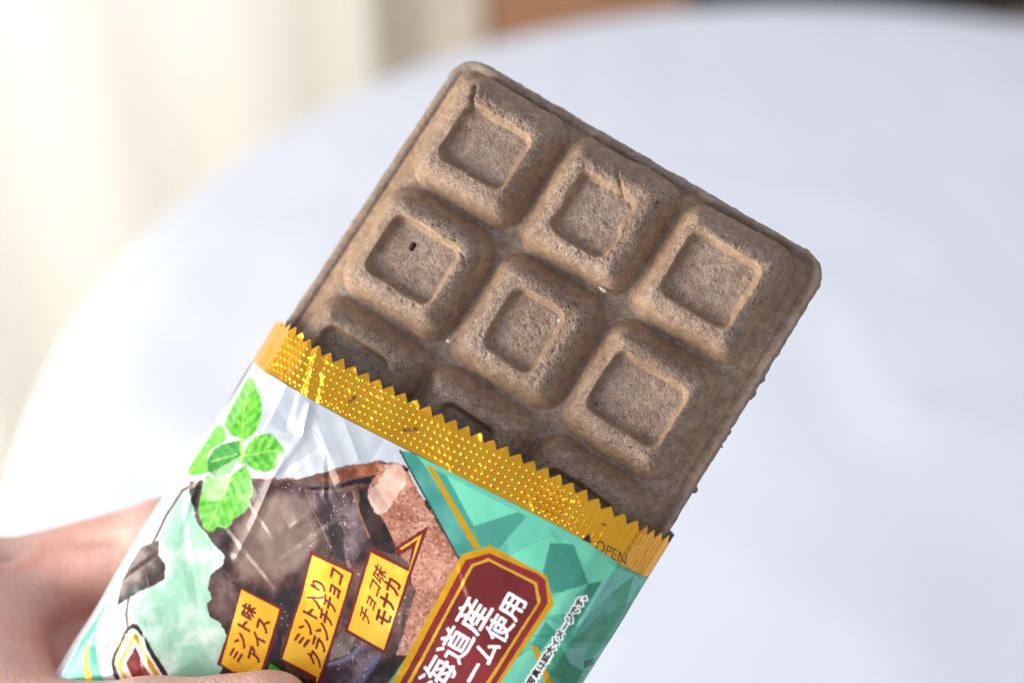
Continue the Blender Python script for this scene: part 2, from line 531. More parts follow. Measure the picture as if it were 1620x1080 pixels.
def make_wafer():
    hi = 0.17
    xs = np.linspace(-42.2, 42.8, int(85 / hi))
    ys = np.concatenate([np.arange(28.2, -48.0, -hi), np.linspace(-48.0, YMIN - 0.5, 70)])
    X, Y = np.meshgrid(xs, ys)
    # pull what lies outside the outline onto it so the edge is clean
    sd = wafer_outline_sdf(X, Y) + 0.16 * vnoise(X, Y, 1.7, 201) + 0.10 * vnoise(X, Y, 0.6, 202)
    out = sd > 0
    eps = 0.05
    gx = (wafer_outline_sdf(X + eps, Y) - wafer_outline_sdf(X - eps, Y)) / (2 * eps)
    gy = (wafer_outline_sdf(X, Y + eps) - wafer_outline_sdf(X, Y - eps)) / (2 * eps)
    X2, Y2 = np.where(out, X - gx * sd, X), np.where(out, Y - gy * sd, Y)
    Z, rough, frost, block, dim = wafer_height(X2, Y2)
    P = np.stack([unwarp_x(X2, Y2), Y2, Z], -1)
    nr, nc = X.shape
    F = grid_faces(nr, nc)
    keep = ~(out.ravel()[F].all(1))
    F = F[keep]
    V = P.reshape(-1, 3) * MM
    N = grid_normals(P)
    N[out.ravel()] = (0, 0, 1)
    colr = np.stack([np.clip(rough, 0, 1), np.clip(frost, 0, 1), 0 * rough, 1 + 0 * rough], -1).reshape(-1, 4)
    fb = np.max(block.ravel()[F], axis=1)
    fb = np.where((block.ravel()[F] == fb[:, None]).all(1), fb, -1)
    fd = dim.ravel()[F]
    fd = np.where((fd == fd[:, :1]).all(1), fd[:, 0], -1)
    sub_mesh('front_shell', V, F, fb < 0, WAFER, wafer, colr, N)
    for k in range(9):
        b = sub_mesh('block', V, F, (fb == k) & (fd < 0), WAFER, wafer, colr, N)
        sub_mesh('recess', V, F, (fb == k) & (fd == k), WAFER, b, colr, N)
    # the second shell behind, its flange pressed to the first one
    def ring(off, z, n=420):
        a = np.linspace(0, 2 * np.pi, n, endpoint=False)
        c, s = np.cos(a), np.sin(a)
        cx, cy = 0.3, (27.4 + YMIN) / 2
        hx, hy, r = 41.9 + off, (27.4 - YMIN) / 2 + off, 5.4 + off
        # march out from an inner skeleton so corners keep their radius
        per = np.linspace(0, 1, n, endpoint=False)
        L = [2 * (hy - r), np.pi / 2 * r, 2 * (hx - r), np.pi / 2 * r] * 2
        cum = np.concatenate([[0], np.cumsum(L)])
        pts = []
        cen = [(hx - r, hy - r), (-(hx - r), hy - r), (-(hx - r), -(hy - r)), (hx - r, -(hy - r))]
        for q in per * cum[-1]:
            k = np.searchsorted(cum, q, side='right') - 1
            u = (q - cum[k]) / L[k]
            side, corner = k // 2, k % 2
            if corner:
                ang = side * np.pi / 2 + u * np.pi / 2
                pts.append((cen[side][0] + r * np.cos(ang), cen[side][1] + r * np.sin(ang)))
            else:
                if side == 0: pts.append((hx, -(hy - r) + u * 2 * (hy - r)))
                elif side == 1: pts.append(((hx - r) - u * 2 * (hx - r), hy))
                elif side == 2: pts.append((-hx, (hy - r) - u * 2 * (hy - r)))
                else: pts.append((-(hx - r) + u * 2 * (hx - r), -hy))
        p = np.array(pts)
        x, y = p[:, 0] + cx, p[:, 1] + cy
        jit = 0.16 * vnoise(x, y, 1.9, 301) + 0.1 * vnoise(x, y, 0.7, 302)
        nx, ny = x - np.clip(x, cx - hx + r, cx + hx - r), y - np.clip(y, cy - hy + r, cy + hy - r)
        nl = np.hypot(nx, ny) + 1e-9
        x, y = x + nx / nl * jit, y + ny / nl * jit
        return np.stack([unwarp_x(x, y), y, np.full(n, z)], 1) * MM
    rings = [ring(-1.2, -6.3), ring(-0.1, -6.35), ring(0.08, -6.7), ring(0.05, -7.25), ring(-0.5, -7.5), ring(-1.6, -7.7), ring(-2.6, -10), ring(-4.2, -13.6), ring(-6, -15.2), ring(-12, -15.6), ring(-40, -15.6)]
    v, f = loft(rings)
    n = len(rings[0])
    cap = np.array([list(range((len(rings) - 1) * n, len(rings) * n))])
    wc = np.tile(np.array([[0.5, 0.1, 0, 1.0]]), (len(v), 1))
    mesh_obj('back_shell', v, [f[:, ::-1], cap], WAFER, wafer, wc)
make_wafer()

def crumb(name, loc, size, mat, parent, seed):
    """a small uneven lump"""
    n1, n2 = 7, 10
    th = np.linspace(0.02, np.pi - 0.02, n1)[:, None]
    ph = np.linspace(0, 2 * np.pi, n2, endpoint=False)[None]
    d = np.stack([np.sin(th) * np.cos(ph), np.sin(th) * np.sin(ph), np.cos(th) + 0 * ph], -1)
    rr = 1 + 0.35 * vnoise(d[..., 0] + 3 * d[..., 2], d[..., 1], 0.7, seed)
    p = (d * rr[..., None] * np.array(size) + np.array(loc)) * MM
    f = grid_faces(n1, n2, wrap=True)
    wc = np.tile(np.array([[0.7, 0.1, 0, 1.0]]), (n1 * n2, 1))
    return mesh_obj(name, p.reshape(-1, 3), f[:, ::-1], mat, parent, wc)
for k, (loc, size, m) in enumerate([((8.3, 1.2, -1.3), (0.85, 0.42, 0.4), CRUMBM), ((4.6, -7.9, 0.35), (0.45, 0.5, 0.35), CRUMBM), ((-12.2, -22.6, -1.2), (0.5, 0.35, 0.3), CRUMBM),
        ((42.3, 2.4, -6.6), (0.4, 0.75, 0.4), WAFER), ((42.3, -1.0, -6.7), (0.4, 1.0, 0.4), WAFER), ((42.2, -9.4, -6.6), (0.35, 0.6, 0.4), WAFER),
        ((42.35, -22.0, -6.7), (0.5, 0.65, 0.45), WAFER), ((42.2, -12.4, -6.8), (0.5, 0.22, 0.25), WAFER), ((42.2, 8.0, -6.6), (0.3, 0.8, 0.4), WAFER)]):
    crumb('crumb', loc, size, m, wafer, 7 + k)

# ------------------------------------------------------------------ printing on the wrapper film
ART = {"seal_bottom":[[-46.5,-47.54],[-35.64,-45.81],[-29.01,-45.51],[-20.32,-44.93],[-12.01,-44.1],[1.48,-42.59],[14.63,-41.16],[27.51,-39.8],[35.42,-39.75],[42.99,-40.86]],"seal_top":[[-46.23,-37.37],[-39.16,-35.77],[-32.17,-36.11],[-25.45,-35.73],[-17.74,-35.08],[-3.82,-34.15],[9.43,-32.78],[22.72,-31.94],[35.94,-31.81],[42.12,-31.86]],"leafA":[[-43.38,-49.7],[-41.3,-49.45],[-39.24,-50.03],[-37.19,-50.9],[-34.91,-53.32],[-34.14,-55.26],[-34.14,-57.66],[-35.31,-59.25],[-36.22,-59.65],[-38.13,-60.32],[-40.83,-60.07],[-42.14,-60.34],[-43.17,-58.65],[-43.54,-57.09],[-43.79,-54.73],[-44.27,-52.15],[-44.22,-50.7]],"leafB":[[-42.51,-60.38],[-39.73,-61.14],[-39.58,-62.44],[-41.21,-64.52],[-41.03,-66.87],[-38.97,-68.7],[-39.59,-69.97],[-41.38,-71.48],[-42.89,-71.93],[-43.56,-70.6],[-43.36,-68.7],[-43.56,-66.0],[-44.38,-62.95],[-44.13,-61.55]],"leafC":[[-36.52,-60.18],[-39.37,-62.66],[-40.71,-64.91],[-40.34,-67.48],[-38.97,-68.7],[-36.71,-69.0],[-34.75,-67.39],[-33.72,-65.69],[-34.65,-63.16],[-33.9,-61.65],[-35.13,-60.69]],"leafD":[[-31.29,-55.27],[-29.4,-55.22],[-28.95,-55.62],[-27.44,-55.88],[-26.43,-56.61],[-27.04,-58.02],[-26.65,-58.97],[-26.52,-60.43],[-28.41,-62.31],[-30.73,-62.92],[-32.1,-62.58],[-33.64,-63.9],[-34.98,-63.03],[-35.59,-61.33],[-33.51,-61.58],[-34.01,-59.65],[-33.64,-57.7],[-32.54,-56.33]],"leafE":[[-32.07,-63.25],[-30.04,-64.38],[-28.56,-66.2],[-27.61,-69.41],[-27.97,-71.38],[-29.01,-73.45],[-29.15,-75.11],[-29.74,-76.02],[-31.2,-76.44],[-31.42,-77.63],[-32.44,-78.47],[-34.04,-78.11],[-35.43,-76.91],[-36.68,-75.97],[-37.6,-73.77],[-38.23,-71.72],[-38.58,-69.5],[-36.4,-68.8],[-34.45,-67.19],[-33.43,-65.5]],"veinA":[[-35.87,-59.77],[-38.3,-56.43],[-41.1,-52.49],[-42.91,-49.98]],"veinB":[[-39.37,-62.66],[-41.31,-65.81],[-41.67,-69.03],[-42.49,-71.5]],"veinC":[[-35.02,-62.36],[-36.72,-64.13],[-39.31,-66.82]],"veinD":[[-33.43,-61.7],[-31.35,-60.04],[-29.44,-58.16],[-26.9,-56.73]],"veinE":[[-33.64,-63.9],[-33.88,-65.79],[-33.61,-68.74],[-33.3,-72.73],[-32.75,-77.97]],"stem":[[-36.05,-59.55],[-34.92,-61.26],[-33.43,-61.7]],"choc":[[-41.23,-73.11],[-37.68,-70.23],[-29.5,-64.42],[-21.61,-59.55],[-18.02,-55.58],[-13.47,-51.03],[-9.6,-47.89],[-5.0,-45.97],[-0.43,-48.64],[7.04,-51.5],[13.63,-54.17],[18.35,-53.87],[19.71,-65.55],[21.66,-78.42],[22.15,-108.99],[-14.39,-127.26],[-14.7,-102.87],[-17.21,-93.03],[-21.0,-91.94],[-23.29,-92.01],[-25.15,-90.35],[-24.72,-88.62],[-26.48,-87.6],[-27.45,-85.64],[-26.49,-81.84],[-26.95,-80.4],[-31.57,-79.35],[-35.3,-78.14],[-38.1,-76.32],[-40.57,-73.84]],"ice":[[-40.57,-73.84],[-38.1,-76.32],[-35.3,-78.14],[-31.57,-79.35],[-26.95,-80.4],[-25.39,-82.56],[-25.16,-86.74],[-21.0,-91.94],[-16.55,-92.88],[-11.28,-100.57],[-11.2,-117.81],[-32.66,-131.19],[-31.66,-114.34],[-33.94,-108.58],[-36.82,-102.48],[-38.7,-99.36],[-40.27,-92.36],[-40.51,-85.93],[-41.89,-80.98],[-41.87,-75.86]],"iceline":[[-36.47,-102.98],[-38.23,-101.24],[-39.3,-99.04],[-41.01,-93.59],[-41.28,-85.41],[-42.02,-81.07],[-41.9,-75.14],[-38.85,-71.13]],"topridge":[[-43.72,-77.36],[-41.23,-73.11],[-37.68,-70.23],[-29.5,-64.42],[-21.61,-59.55],[-18.02,-55.58],[-13.47,-51.03],[-9.6,-47.89],[-5.0,-45.97]],"gapblack":[[-19.55,-60.08],[-14.79,-56.82],[-12.52,-54.09],[-10.03,-51.81],[-9.4,-51.65],[-9.12,-52.29],[-11.35,-54.4],[-14.48,-57.32],[-17.98,-59.79]],"ridgeorange":[[-18.76,-57.22],[-16.03,-54.79],[-13.84,-52.0],[-11.81,-49.79],[-10.01,-48.78],[-8.35,-49.47],[-9.49,-51.13],[-12.03,-53.31],[-14.84,-55.91],[-18.04,-57.59]],"gap2":[[-10.12,-54.79],[-8.93,-53.56],[-7.61,-55.29],[-4.95,-56.86],[-3.98,-56.46],[-1.64,-57.53],[1.29,-59.84],[2.09,-61.21],[-1.73,-62.29],[-4.39,-60.25],[-7.62,-58.1]],"wafer_pic":[[-10.01,-48.78],[-7.8,-47.27],[-5.51,-46.3],[-2.6,-47.47],[7.66,-52.48],[13.13,-54.49],[19.52,-54.26],[18.88,-60.94],[20.47,-71.66],[11.95,-77.42],[9.04,-65.12],[4.68,-60.92],[1.21,-59.9],[-1.26,-57.75],[-3.98,-56.46],[-6.88,-55.29],[-8.0,-55.07],[-9.1,-52.51],[-9.08,-50.63]],"wafer_pale":[[-7.38,-47.94],[-6.48,-46.68],[-5.24,-46.35],[-3.88,-47.35],[-2.92,-49.06],[-3.47,-52.19],[-3.62,-55.07],[-4.6,-56.63],[-7.44,-55.18],[-8.65,-53.62],[-7.61,-51.79],[-7.48,-50.08]],"painted_sheen":[[-27.35,-69.37],[-23.82,-63.52],[-16.34,-60.87],[-11.59,-67.78],[-12.56,-71.29],[-12.67,-74.96],[-16.38,-78.84],[-22.12,-81.87],[-26.82,-80.6]],"ridge1":[[-19.24,-60.6],[-15.3,-63.52],[-11.69,-65.46],[-8.06,-68.33],[-5.23,-69.81],[-4.2,-68.18],[-6.86,-66.12],[-10.05,-64.87],[-13.05,-63.96],[-16.42,-61.16]],"ridge2":[[-8.3,-62.78],[-7.56,-64.91],[-5.93,-66.46],[-4.2,-68.18],[-3.49,-67.71],[-5.57,-66.22],[-7.2,-64.68]],"ridge3":[[1.29,-85.92],[3.38,-83.52],[4.42,-81.38],[4.76,-80.0],[4.53,-78.41],[5.23,-78.82],[5.27,-80.82],[4.48,-83.36],[2.1,-86.25]],"ridge4":[[7.84,-86.29],[8.03,-83.29],[8.6,-79.45],[9.28,-78.13],[9.53,-79.99],[9.55,-82.85],[9.44,-85.51]],"chunk":[[-40.35,-85.69],[-38.54,-87.98],[-36.51,-88.62],[-35.0,-91.05],[-36.45,-93.63],[-38.15,-96.03],[-39.63,-98.84],[-41.02,-101.26],[-42.44,-97.69],[-43.17,-93.83],[-42.93,-88.94]],"chunkside":[[-38.54,-87.98],[-36.51,-88.62],[-35.0,-91.05],[-36.45,-93.63],[-38.15,-96.03],[-39.63,-98.84],[-41.02,-101.26],[-41.68,-99.71],[-39.9,-94.86],[-38.77,-91.57]],"chunkline":[[-39.09,-92.33],[-37.08,-94.23]],"L1":[[-20.78,-83.67],[-11.58,-82.31],[-8.19,-95.03],[-13.67,-98.24],[-17.05,-98.69]],"L1i":[[-20.57,-83.99],[-12.12,-82.96],[-8.65,-95.79],[-13.6,-97.97],[-16.43,-98.16]],"L2":[[-12.53,-69.71],[-3.0,-68.41],[2.21,-90.22],[-7.09,-90.93]],"L2i":[[-11.82,-70.42],[-3.36,-68.94],[1.68,-90.72],[0.91,-89.5],[-6.62,-90.47]],"L3":[[-2.75,-62.69],[5.63,-61.82],[4.24,-58.35],[2.68,-61.24],[1.4,-60.14],[4.83,-52.99],[9.89,-78.37],[0.91,-79.24]],"L3i":[[-2.03,-63.39],[5.98,-62.38],[5.68,-61.3],[4.36,-56.33],[2.69,-59.75],[2.25,-59.71],[4.59,-54.97],[9.29,-77.89],[1.42,-78.58]],"T1a":[[-13.02,-95.89],[-16.02,-85.34],[-16.03,-96.08]],"T1b":[[-10.03,-93.82],[-12.39,-85.99],[-12.71,-94.21]],"T2a":[[-3.37,-86.13],[-6.34,-73.83],[-6.7,-86.51]],"T2b":[[0.79,-87.99],[-4.32,-70.3],[-2.55,-87.76]],"T3a":[[4.58,-75.77],[2.6,-65.0],[1.58,-75.0]],"T3b":[[8.11,-73.84],[6.01,-65.25],[4.82,-73.97]],"TPa":[[23.32,-78.52],[23.31,-59.39],[17.54,-78.91]],"TPb":[[28.2,-73.55],[27.93,-54.96],[23.89,-73.77]],"TC":[[36.39,-67.83],[36.38,-48.53],[35.08,-67.79]],"OPEN":[[33.16,-40.05],[39.1,-39.86],[32.61,-38.09]],"OPENtri":[[30.79,-37.96],[30.24,-39.82],[32.09,-39.37]],"plaque":[[13.0,-53.97],[16.63,-49.72],[28.17,-48.86],[32.04,-52.51],[31.07,-71.44],[30.79,-78.15],[31.28,-95.97],[14.19,-107.68],[13.73,-89.63],[13.87,-83.45]],"plaque1":[[14.3,-54.28],[17.16,-51.03],[23.46,-50.01],[26.45,-49.45],[28.39,-49.57],[30.99,-52.97],[30.52,-72.67],[30.48,-78.36],[30.97,-96.18],[15.46,-106.8],[14.99,-88.78],[15.18,-81.27],[14.09,-54.33]],"plaque2":[[15.46,-54.59],[17.54,-51.88],[27.32,-50.88],[29.82,-53.51],[29.45,-73.39],[29.57,-78.97],[30.06,-96.79],[16.87,-105.82],[16.41,-87.82],[16.32,-80.59]],"plaque3":[[15.95,-54.7],[17.89,-52.3],[27.15,-51.41],[29.4,-53.99],[28.84,-73.8],[28.96,-79.38],[29.44,-97.2],[17.5,-105.39],[17.03,-87.4],[16.95,-80.17]],"teal":[[-7.28,-44.21],[12.95,-54.89],[14.28,-63.52],[13.15,-85.55],[14.02,-114.66],[46.85,-98.14],[46.6,-65.32],[43.92,-47.18],[45.14,-40.03],[43.73,-33.18],[25.13,-35.86],[7.56,-38.77]],"tealdark":[[-7.28,-44.21],[-4.7,-43.01],[-2.29,-43.85],[16.64,-52.23],[13.07,-55.09]],"goldline":[[-1.58,-43.8],[-0.22,-43.45],[15.21,-51.01],[14.36,-51.94]],"tealedge":[[0.3,-43.64],[2.7,-43.28],[12.05,-48.45],[12.87,-49.96]],"facets":[[2.85,-43.31],[17.63,-41.84],[12.15,-48.39],[17.63,-41.84],[19.46,-41.69],[18.18,-49.35],[15.09,-50.83],[12.15,-48.39]],"F":[["l",[[25.16,-42.35],[29.32,-41.1],[27.25,-48.53],[20.1,-50.05]]],["d",[[25.66,-43.42],[29.44,-41.3],[35.31,-45.97],[31.02,-51.14],[27.31,-48.63]]],["l",[[29.44,-41.3],[31.7,-40.98],[40.08,-41.01],[37.17,-44.43],[35.37,-46.07]]],["l",[[31.02,-51.14],[35.43,-46.18],[33.94,-50.14],[34.25,-53.85],[34.47,-56.52],[32.42,-55.97]]],["g",[[35.37,-46.07],[37.17,-44.43],[37.15,-54.35],[36.12,-56.66],[35.49,-49.21]]],["p",[[37.17,-44.43],[37.98,-42.69],[40.26,-40.93],[41.23,-41.05],[39.51,-45.76],[37.46,-54.44]]],["m",[[37.46,-54.44],[39.51,-45.76],[41.52,-47.61],[40.22,-51.82],[37.76,-56.79]]],["g2",[[39.51,-45.76],[41.23,-41.05],[42.65,-47.15],[41.52,-47.61]]],["p",[[41.23,-41.05],[42.88,-41.62],[42.67,-46.28],[42.65,-47.15]]],["g3",[[40.22,-51.82],[42.69,-47.71],[43.39,-55.26],[37.88,-57.0]]],["p",[[37.63,-58.84],[40.99,-57.03],[41.21,-59.05],[42.22,-59.53],[43.5,-55.53],[43.91,-61.37],[41.73,-61.64],[39.83,-60.96]]],["d",[[32.42,-55.97],[34.91,-56.82],[34.35,-61.4],[32.37,-61.23]]],["g3",[[36.53,-59.22],[37.63,-58.84],[39.83,-60.96],[42.41,-61.68],[42.66,-64.36],[39.26,-65.67],[35.98,-63.81]]],["d2",[[41.56,-59.76],[42.92,-58.75],[43.32,-60.08],[42.27,-61.18]]]],"goldline2":[[32.37,-61.23],[33.6,-61.01],[39.47,-65.86],[38.34,-66.37]],"lowteal":[[-43.42,-97.39],[-42.99,-104.07],[-42.48,-106.96],[-39.98,-110.3],[-37.46,-112.72],[-34.0,-114.95],[-42.91,-121.29],[-43.7,-111.12]],"lowgold":[[-42.36,-108.27],[-41.51,-111.39],[-39.34,-114.03],[-36.18,-116.45],[-37.46,-117.35],[-40.06,-115.0],[-41.75,-112.49]],"white_strip":[[-41.8,-72.73],[-43.42,-97.39],[-42.32,-106.38]],"emb0":[[-35.94,-101.88],[-34.83,-101.38],[-33.22,-101.92],[-23.34,-106.06],[-22.63,-107.73],[-31.09,-113.46],[-33.69,-112.35],[-35.24,-110.88],[-36.07,-108.91],[-36.53,-103.44]],"emb1":[[-35.39,-102.66],[-34.41,-102.29],[-25.02,-106.47],[-23.44,-108.28],[-31.15,-112.78],[-34.59,-110.43],[-35.33,-108.77],[-35.7,-103.42]],"emb2":[[-34.68,-103.09],[-34.09,-103.05],[-25.13,-106.9],[-24.25,-108.83],[-29.16,-112.15],[-33.52,-110.79],[-34.17,-110.15],[-34.63,-104.67]],"emb3":[[-33.81,-103.94],[-25.78,-107.7],[-25.07,-109.37],[-29.35,-111.56],[-33.27,-110.25],[-33.75,-108.95]],"emb4":[[-32.92,-105.25],[-25.94,-108.35],[-25.17,-109.81],[-28.5,-111.34],[-32.79,-108.85]],"embgold":[[-36.02,-104.17],[-35.44,-109.21],[-34.79,-110.57],[-34.48,-110.54],[-35.1,-109.16],[-35.56,-104.4]],"slabB":[[-17.87,-59.96],[-10.85,-55.6],[-8.18,-57.99],[-3.99,-60.93],[-3.5,-63.44],[-4.08,-66.67],[-7.9,-67.75],[-11.89,-65.11],[-15.52,-62.71]],"slabBdark":[[-17.55,-59.87],[-15.3,-58.43],[-11.69,-61.19],[-7.9,-63.47],[-5.06,-67.32],[-7.52,-67.98],[-11.89,-65.11],[-15.52,-62.71]],"slabBedge":[[-10.85,-55.6],[-8.18,-57.99],[-3.8,-61.04]],"slabAedge":[[-19.24,-60.6],[-15.59,-63.23],[-12.07,-65.23],[-9.01,-67.53]],"darkband":[[-14.07,-80.35],[-10.6,-76.29],[-9.23,-80.35],[-9.8,-83.55],[-8.94,-87.21],[-5.66,-93.49],[-6.53,-96.2],[-8.01,-95.06],[-9.72,-87.73],[-13.06,-84.28]],"lowslab":[[1.35,-86.02],[3.8,-83.24],[4.89,-80.21],[4.98,-78.41],[8.48,-79.25],[9.07,-81.16],[8.29,-83.7],[7.76,-86.64],[2.7,-90.04]],"lowslab2":[[0.13,-82.21],[0.91,-77.64],[2.48,-77.75],[4.04,-80.77],[3.46,-83.18],[1.37,-85.58]],"creases":[[-26.89,-46.32],[-24.94,-52.17],[-26.08,-57.12],[-25.84,-62.66],[-24.96,-72.15],[-24.61,-79.17],[-19.21,-45.5],[-15.26,-48.23],[-13.35,-49.83],[-10.96,-43.45],[-11.04,-49.08]],"greenbit":[[-8.35,-92.59],[-5.47,-92.38],[-4.4,-95.23],[-6.83,-96.15]]}
PXM = 0.065
RX0, RX1, RY0, RY1 = -48.0, 46.0, -28.0, -134.0
RW, RH = int((RX1 - RX0) / PXM), int((RY0 - RY1) / PXM)
GX, GY = np.meshgrid(RX0 + (np.arange(RW) + 0.5) * PXM, RY0 - (np.arange(RH) + 0.5) * PXM)
IMG = np.zeros((RH, RW, 4), np.float32)
LAB = np.zeros((RH, RW), np.int16)

def bbox(pts, pad=0.3):
    p = np.array(pts)
    c0, c1 = int((p[:, 0].min() - pad - RX0) / PXM), int((p[:, 0].max() + pad - RX0) / PXM) + 1
    r0, r1 = int((RY0 - p[:, 1].max() - pad) / PXM), int((RY0 - p[:, 1].min() + pad) / PXM) + 1
    return slice(max(r0, 0), min(max(r1, 0), RH)), slice(max(c0, 0), min(max(c1, 0), RW))

def poly_mask(pts, sl, jitter=0.0, jscale=1.0, seed=0):
    x, y = GX[sl], GY[sl]
    if jitter:
        x, y = x + jitter * fbm(GX[sl], GY[sl], jscale, seed, 3), y + jitter * fbm(GX[sl], GY[sl], jscale, seed + 50, 3)
    m = np.zeros(x.shape, bool)
    p = np.array(pts)
    for (ax, ay), (bx, by) in zip(p, np.roll(p, -1, 0)):
        if ay == by: continue
        m ^= ((ay > y) != (by > y)) & (x < (bx - ax) * (y - ay) / (by - ay) + ax)
    return m

def put(sl, mask, col, metal=None, lab=None, alpha=1.0):
    reg = IMG[sl]
    a = mask.astype(np.float32) * alpha
    c = np.asarray(col, np.float32)
    if c.ndim == 1: c = np.broadcast_to(c, reg.shape[:2] + (3,))
    reg[..., :3] = reg[..., :3] * (1 - a[..., None]) + c * a[..., None]
    if metal is not None: reg[..., 3] = np.where(mask, metal, reg[..., 3])
    if lab is not None: LAB[sl] = np.where(mask, lab, LAB[sl])

def C(r, g, b): return np.array([r, g, b], np.float32) / 255

def shade(sl, a, b, scale, seed, octaves=4, contrast=1.0, gain=0.6):
    t = np.clip(0.5 + contrast * fbm(GX[sl], GY[sl], scale, seed, octaves, gain), 0, 1)[..., None]
    return a * (1 - t) + b * t

def fill(name, col, metal=0.0, lab=None, jitter=0.0, jscale=1.0, seed=0, alpha=1.0):
    pts = ART[name] if isinstance(name, str) else name
    sl = bbox(pts, 1.0)
    m = poly_mask(pts, sl, jitter, jscale, seed)
    c = col(sl) if callable(col) else col
    put(sl, m, c, metal, lab, alpha)
    return sl, m

def soft_fill(name, col, blur, alpha, seed=0, jitter=1.0, clip=None):
    pts = ART[name]
    sl = bbox(pts, 4.0)
    m = poly_mask(pts, sl, jitter, 4, seed).astype(np.float32)
    n = max(int(blur / PXM / 3), 1)
    k = np.ones(2 * n + 1) / (2 * n + 1)
    for it in range(3):
        m = np.apply_along_axis(lambda v: np.convolve(v, k, 'same'), 0, m)
        m = np.apply_along_axis(lambda v: np.convolve(v, k, 'same'), 1, m)
    if clip is not None: m = m * (LAB[sl] == clip)
    c = col(sl) if callable(col) else np.broadcast_to(col, m.shape + (3,))
    a = (m * alpha)[..., None]
    IMG[sl][..., :3] = IMG[sl][..., :3] * (1 - a) + c * a

def stroke(pts, w, col, alpha=1.0, lab=None, metal=None, clip=None, taper=False):
    sl = bbox(pts, w + 0.4)
    d = seg_dist(GX[sl], GY[sl], pts)
    m = d < w / 2
    if clip is not None: m &= (LAB[sl] == clip)
    put(sl, m, col, metal, lab, alpha)

def text_mesh(body, bold=0.0):
    c = bpy.data.curves.new('lettering', 'FONT')
    c.body = body
    c.resolution_u = 4
    c.offset = bold
    o = bpy.data.objects.new('lettering', c)
    COL.objects.link(o)
    dg = bpy.context.evaluated_depsgraph_get()
    me = bpy.data.meshes.new_from_object(o.evaluated_get(dg))
    me.calc_loop_triangles()
    v = np.zeros(len(me.vertices) * 3); me.vertices.foreach_get('co', v)
    t = np.zeros(len(me.loop_triangles) * 3, np.int32); me.loop_triangles.foreach_get('vertices', t)
    bpy.data.objects.remove(o); bpy.data.curves.remove(c); bpy.data.meshes.remove(me)
    return v.reshape(-1, 3)[:, :2], t.reshape(-1, 3)

def text_mask(body, quad, bold=0.0):
    v, t = text_mesh(body, bold)
    lo, hi = v.min(0), v.max(0)
    uv = (v - lo) / (hi - lo)
    bl, br, tl = (np.array(q) for q in quad)
    p = bl + uv[:, :1] * (br - bl) + uv[:, 1:] * (tl - bl)
    sl = bbox(p, 0.6)
    m = np.zeros(GX[sl].shape, bool)
    r0, c0 = sl[0].start, sl[1].start
    for tri in t:
        q = p[tri]
        a, b, c = q
        area2 = (b[0] - a[0]) * (c[1] - a[1]) - (c[0] - a[0]) * (b[1] - a[1])
        if abs(area2) < 1e-9: continue
        cs = max(int((q[:, 0].min() - RX0) / PXM) - c0, 0), int((q[:, 0].max() - RX0) / PXM) + 2 - c0
        rs = max(int((RY0 - q[:, 1].max()) / PXM) - r0, 0), int((RY0 - q[:, 1].min()) / PXM) + 2 - r0
        ss = slice(rs[0], max(rs[1], 0)), slice(cs[0], max(cs[1], 0))
        x, y = GX[sl][ss], GY[sl][ss]
        if x.size == 0: continue
        s = np.sign(area2)
        w0 = ((b[0] - a[0]) * (y - a[1]) - (b[1] - a[1]) * (x - a[0])) * s
        w1 = ((c[0] - b[0]) * (y - b[1]) - (c[1] - b[1]) * (x - b[0])) * s
        w2 = ((a[0] - c[0]) * (y - c[1]) - (a[1] - c[1]) * (x - c[0])) * s
        m[ss] |= (w0 >= 0) & (w1 >= 0) & (w2 >= 0)
    return sl, m

def grow(m, n):
    for k in range(n):
        g = m.copy()
        g[1:] |= m[:-1]; g[:-1] |= m[1:]; g[:, 1:] |= m[:, :-1]; g[:, :-1] |= m[:, 1:]
        m = g
    return m

ALL = (slice(0, RH), slice(0, RW))
L_CHOC, L_ICE, L_WAFER, L_CHUNK, L_EMB, L_CAP = 1, 2, 3, 4, 5, 6
L_LEAF, L_LABEL, L_PLAQUE, L_TEAL = 10, 20, 30, 40
T_OFF = 100
GOLD, GOLD2 = C(250, 196, 52), C(238, 176, 30)
MAROON, MAROON2 = C(112, 30, 24), C(134, 36, 38)

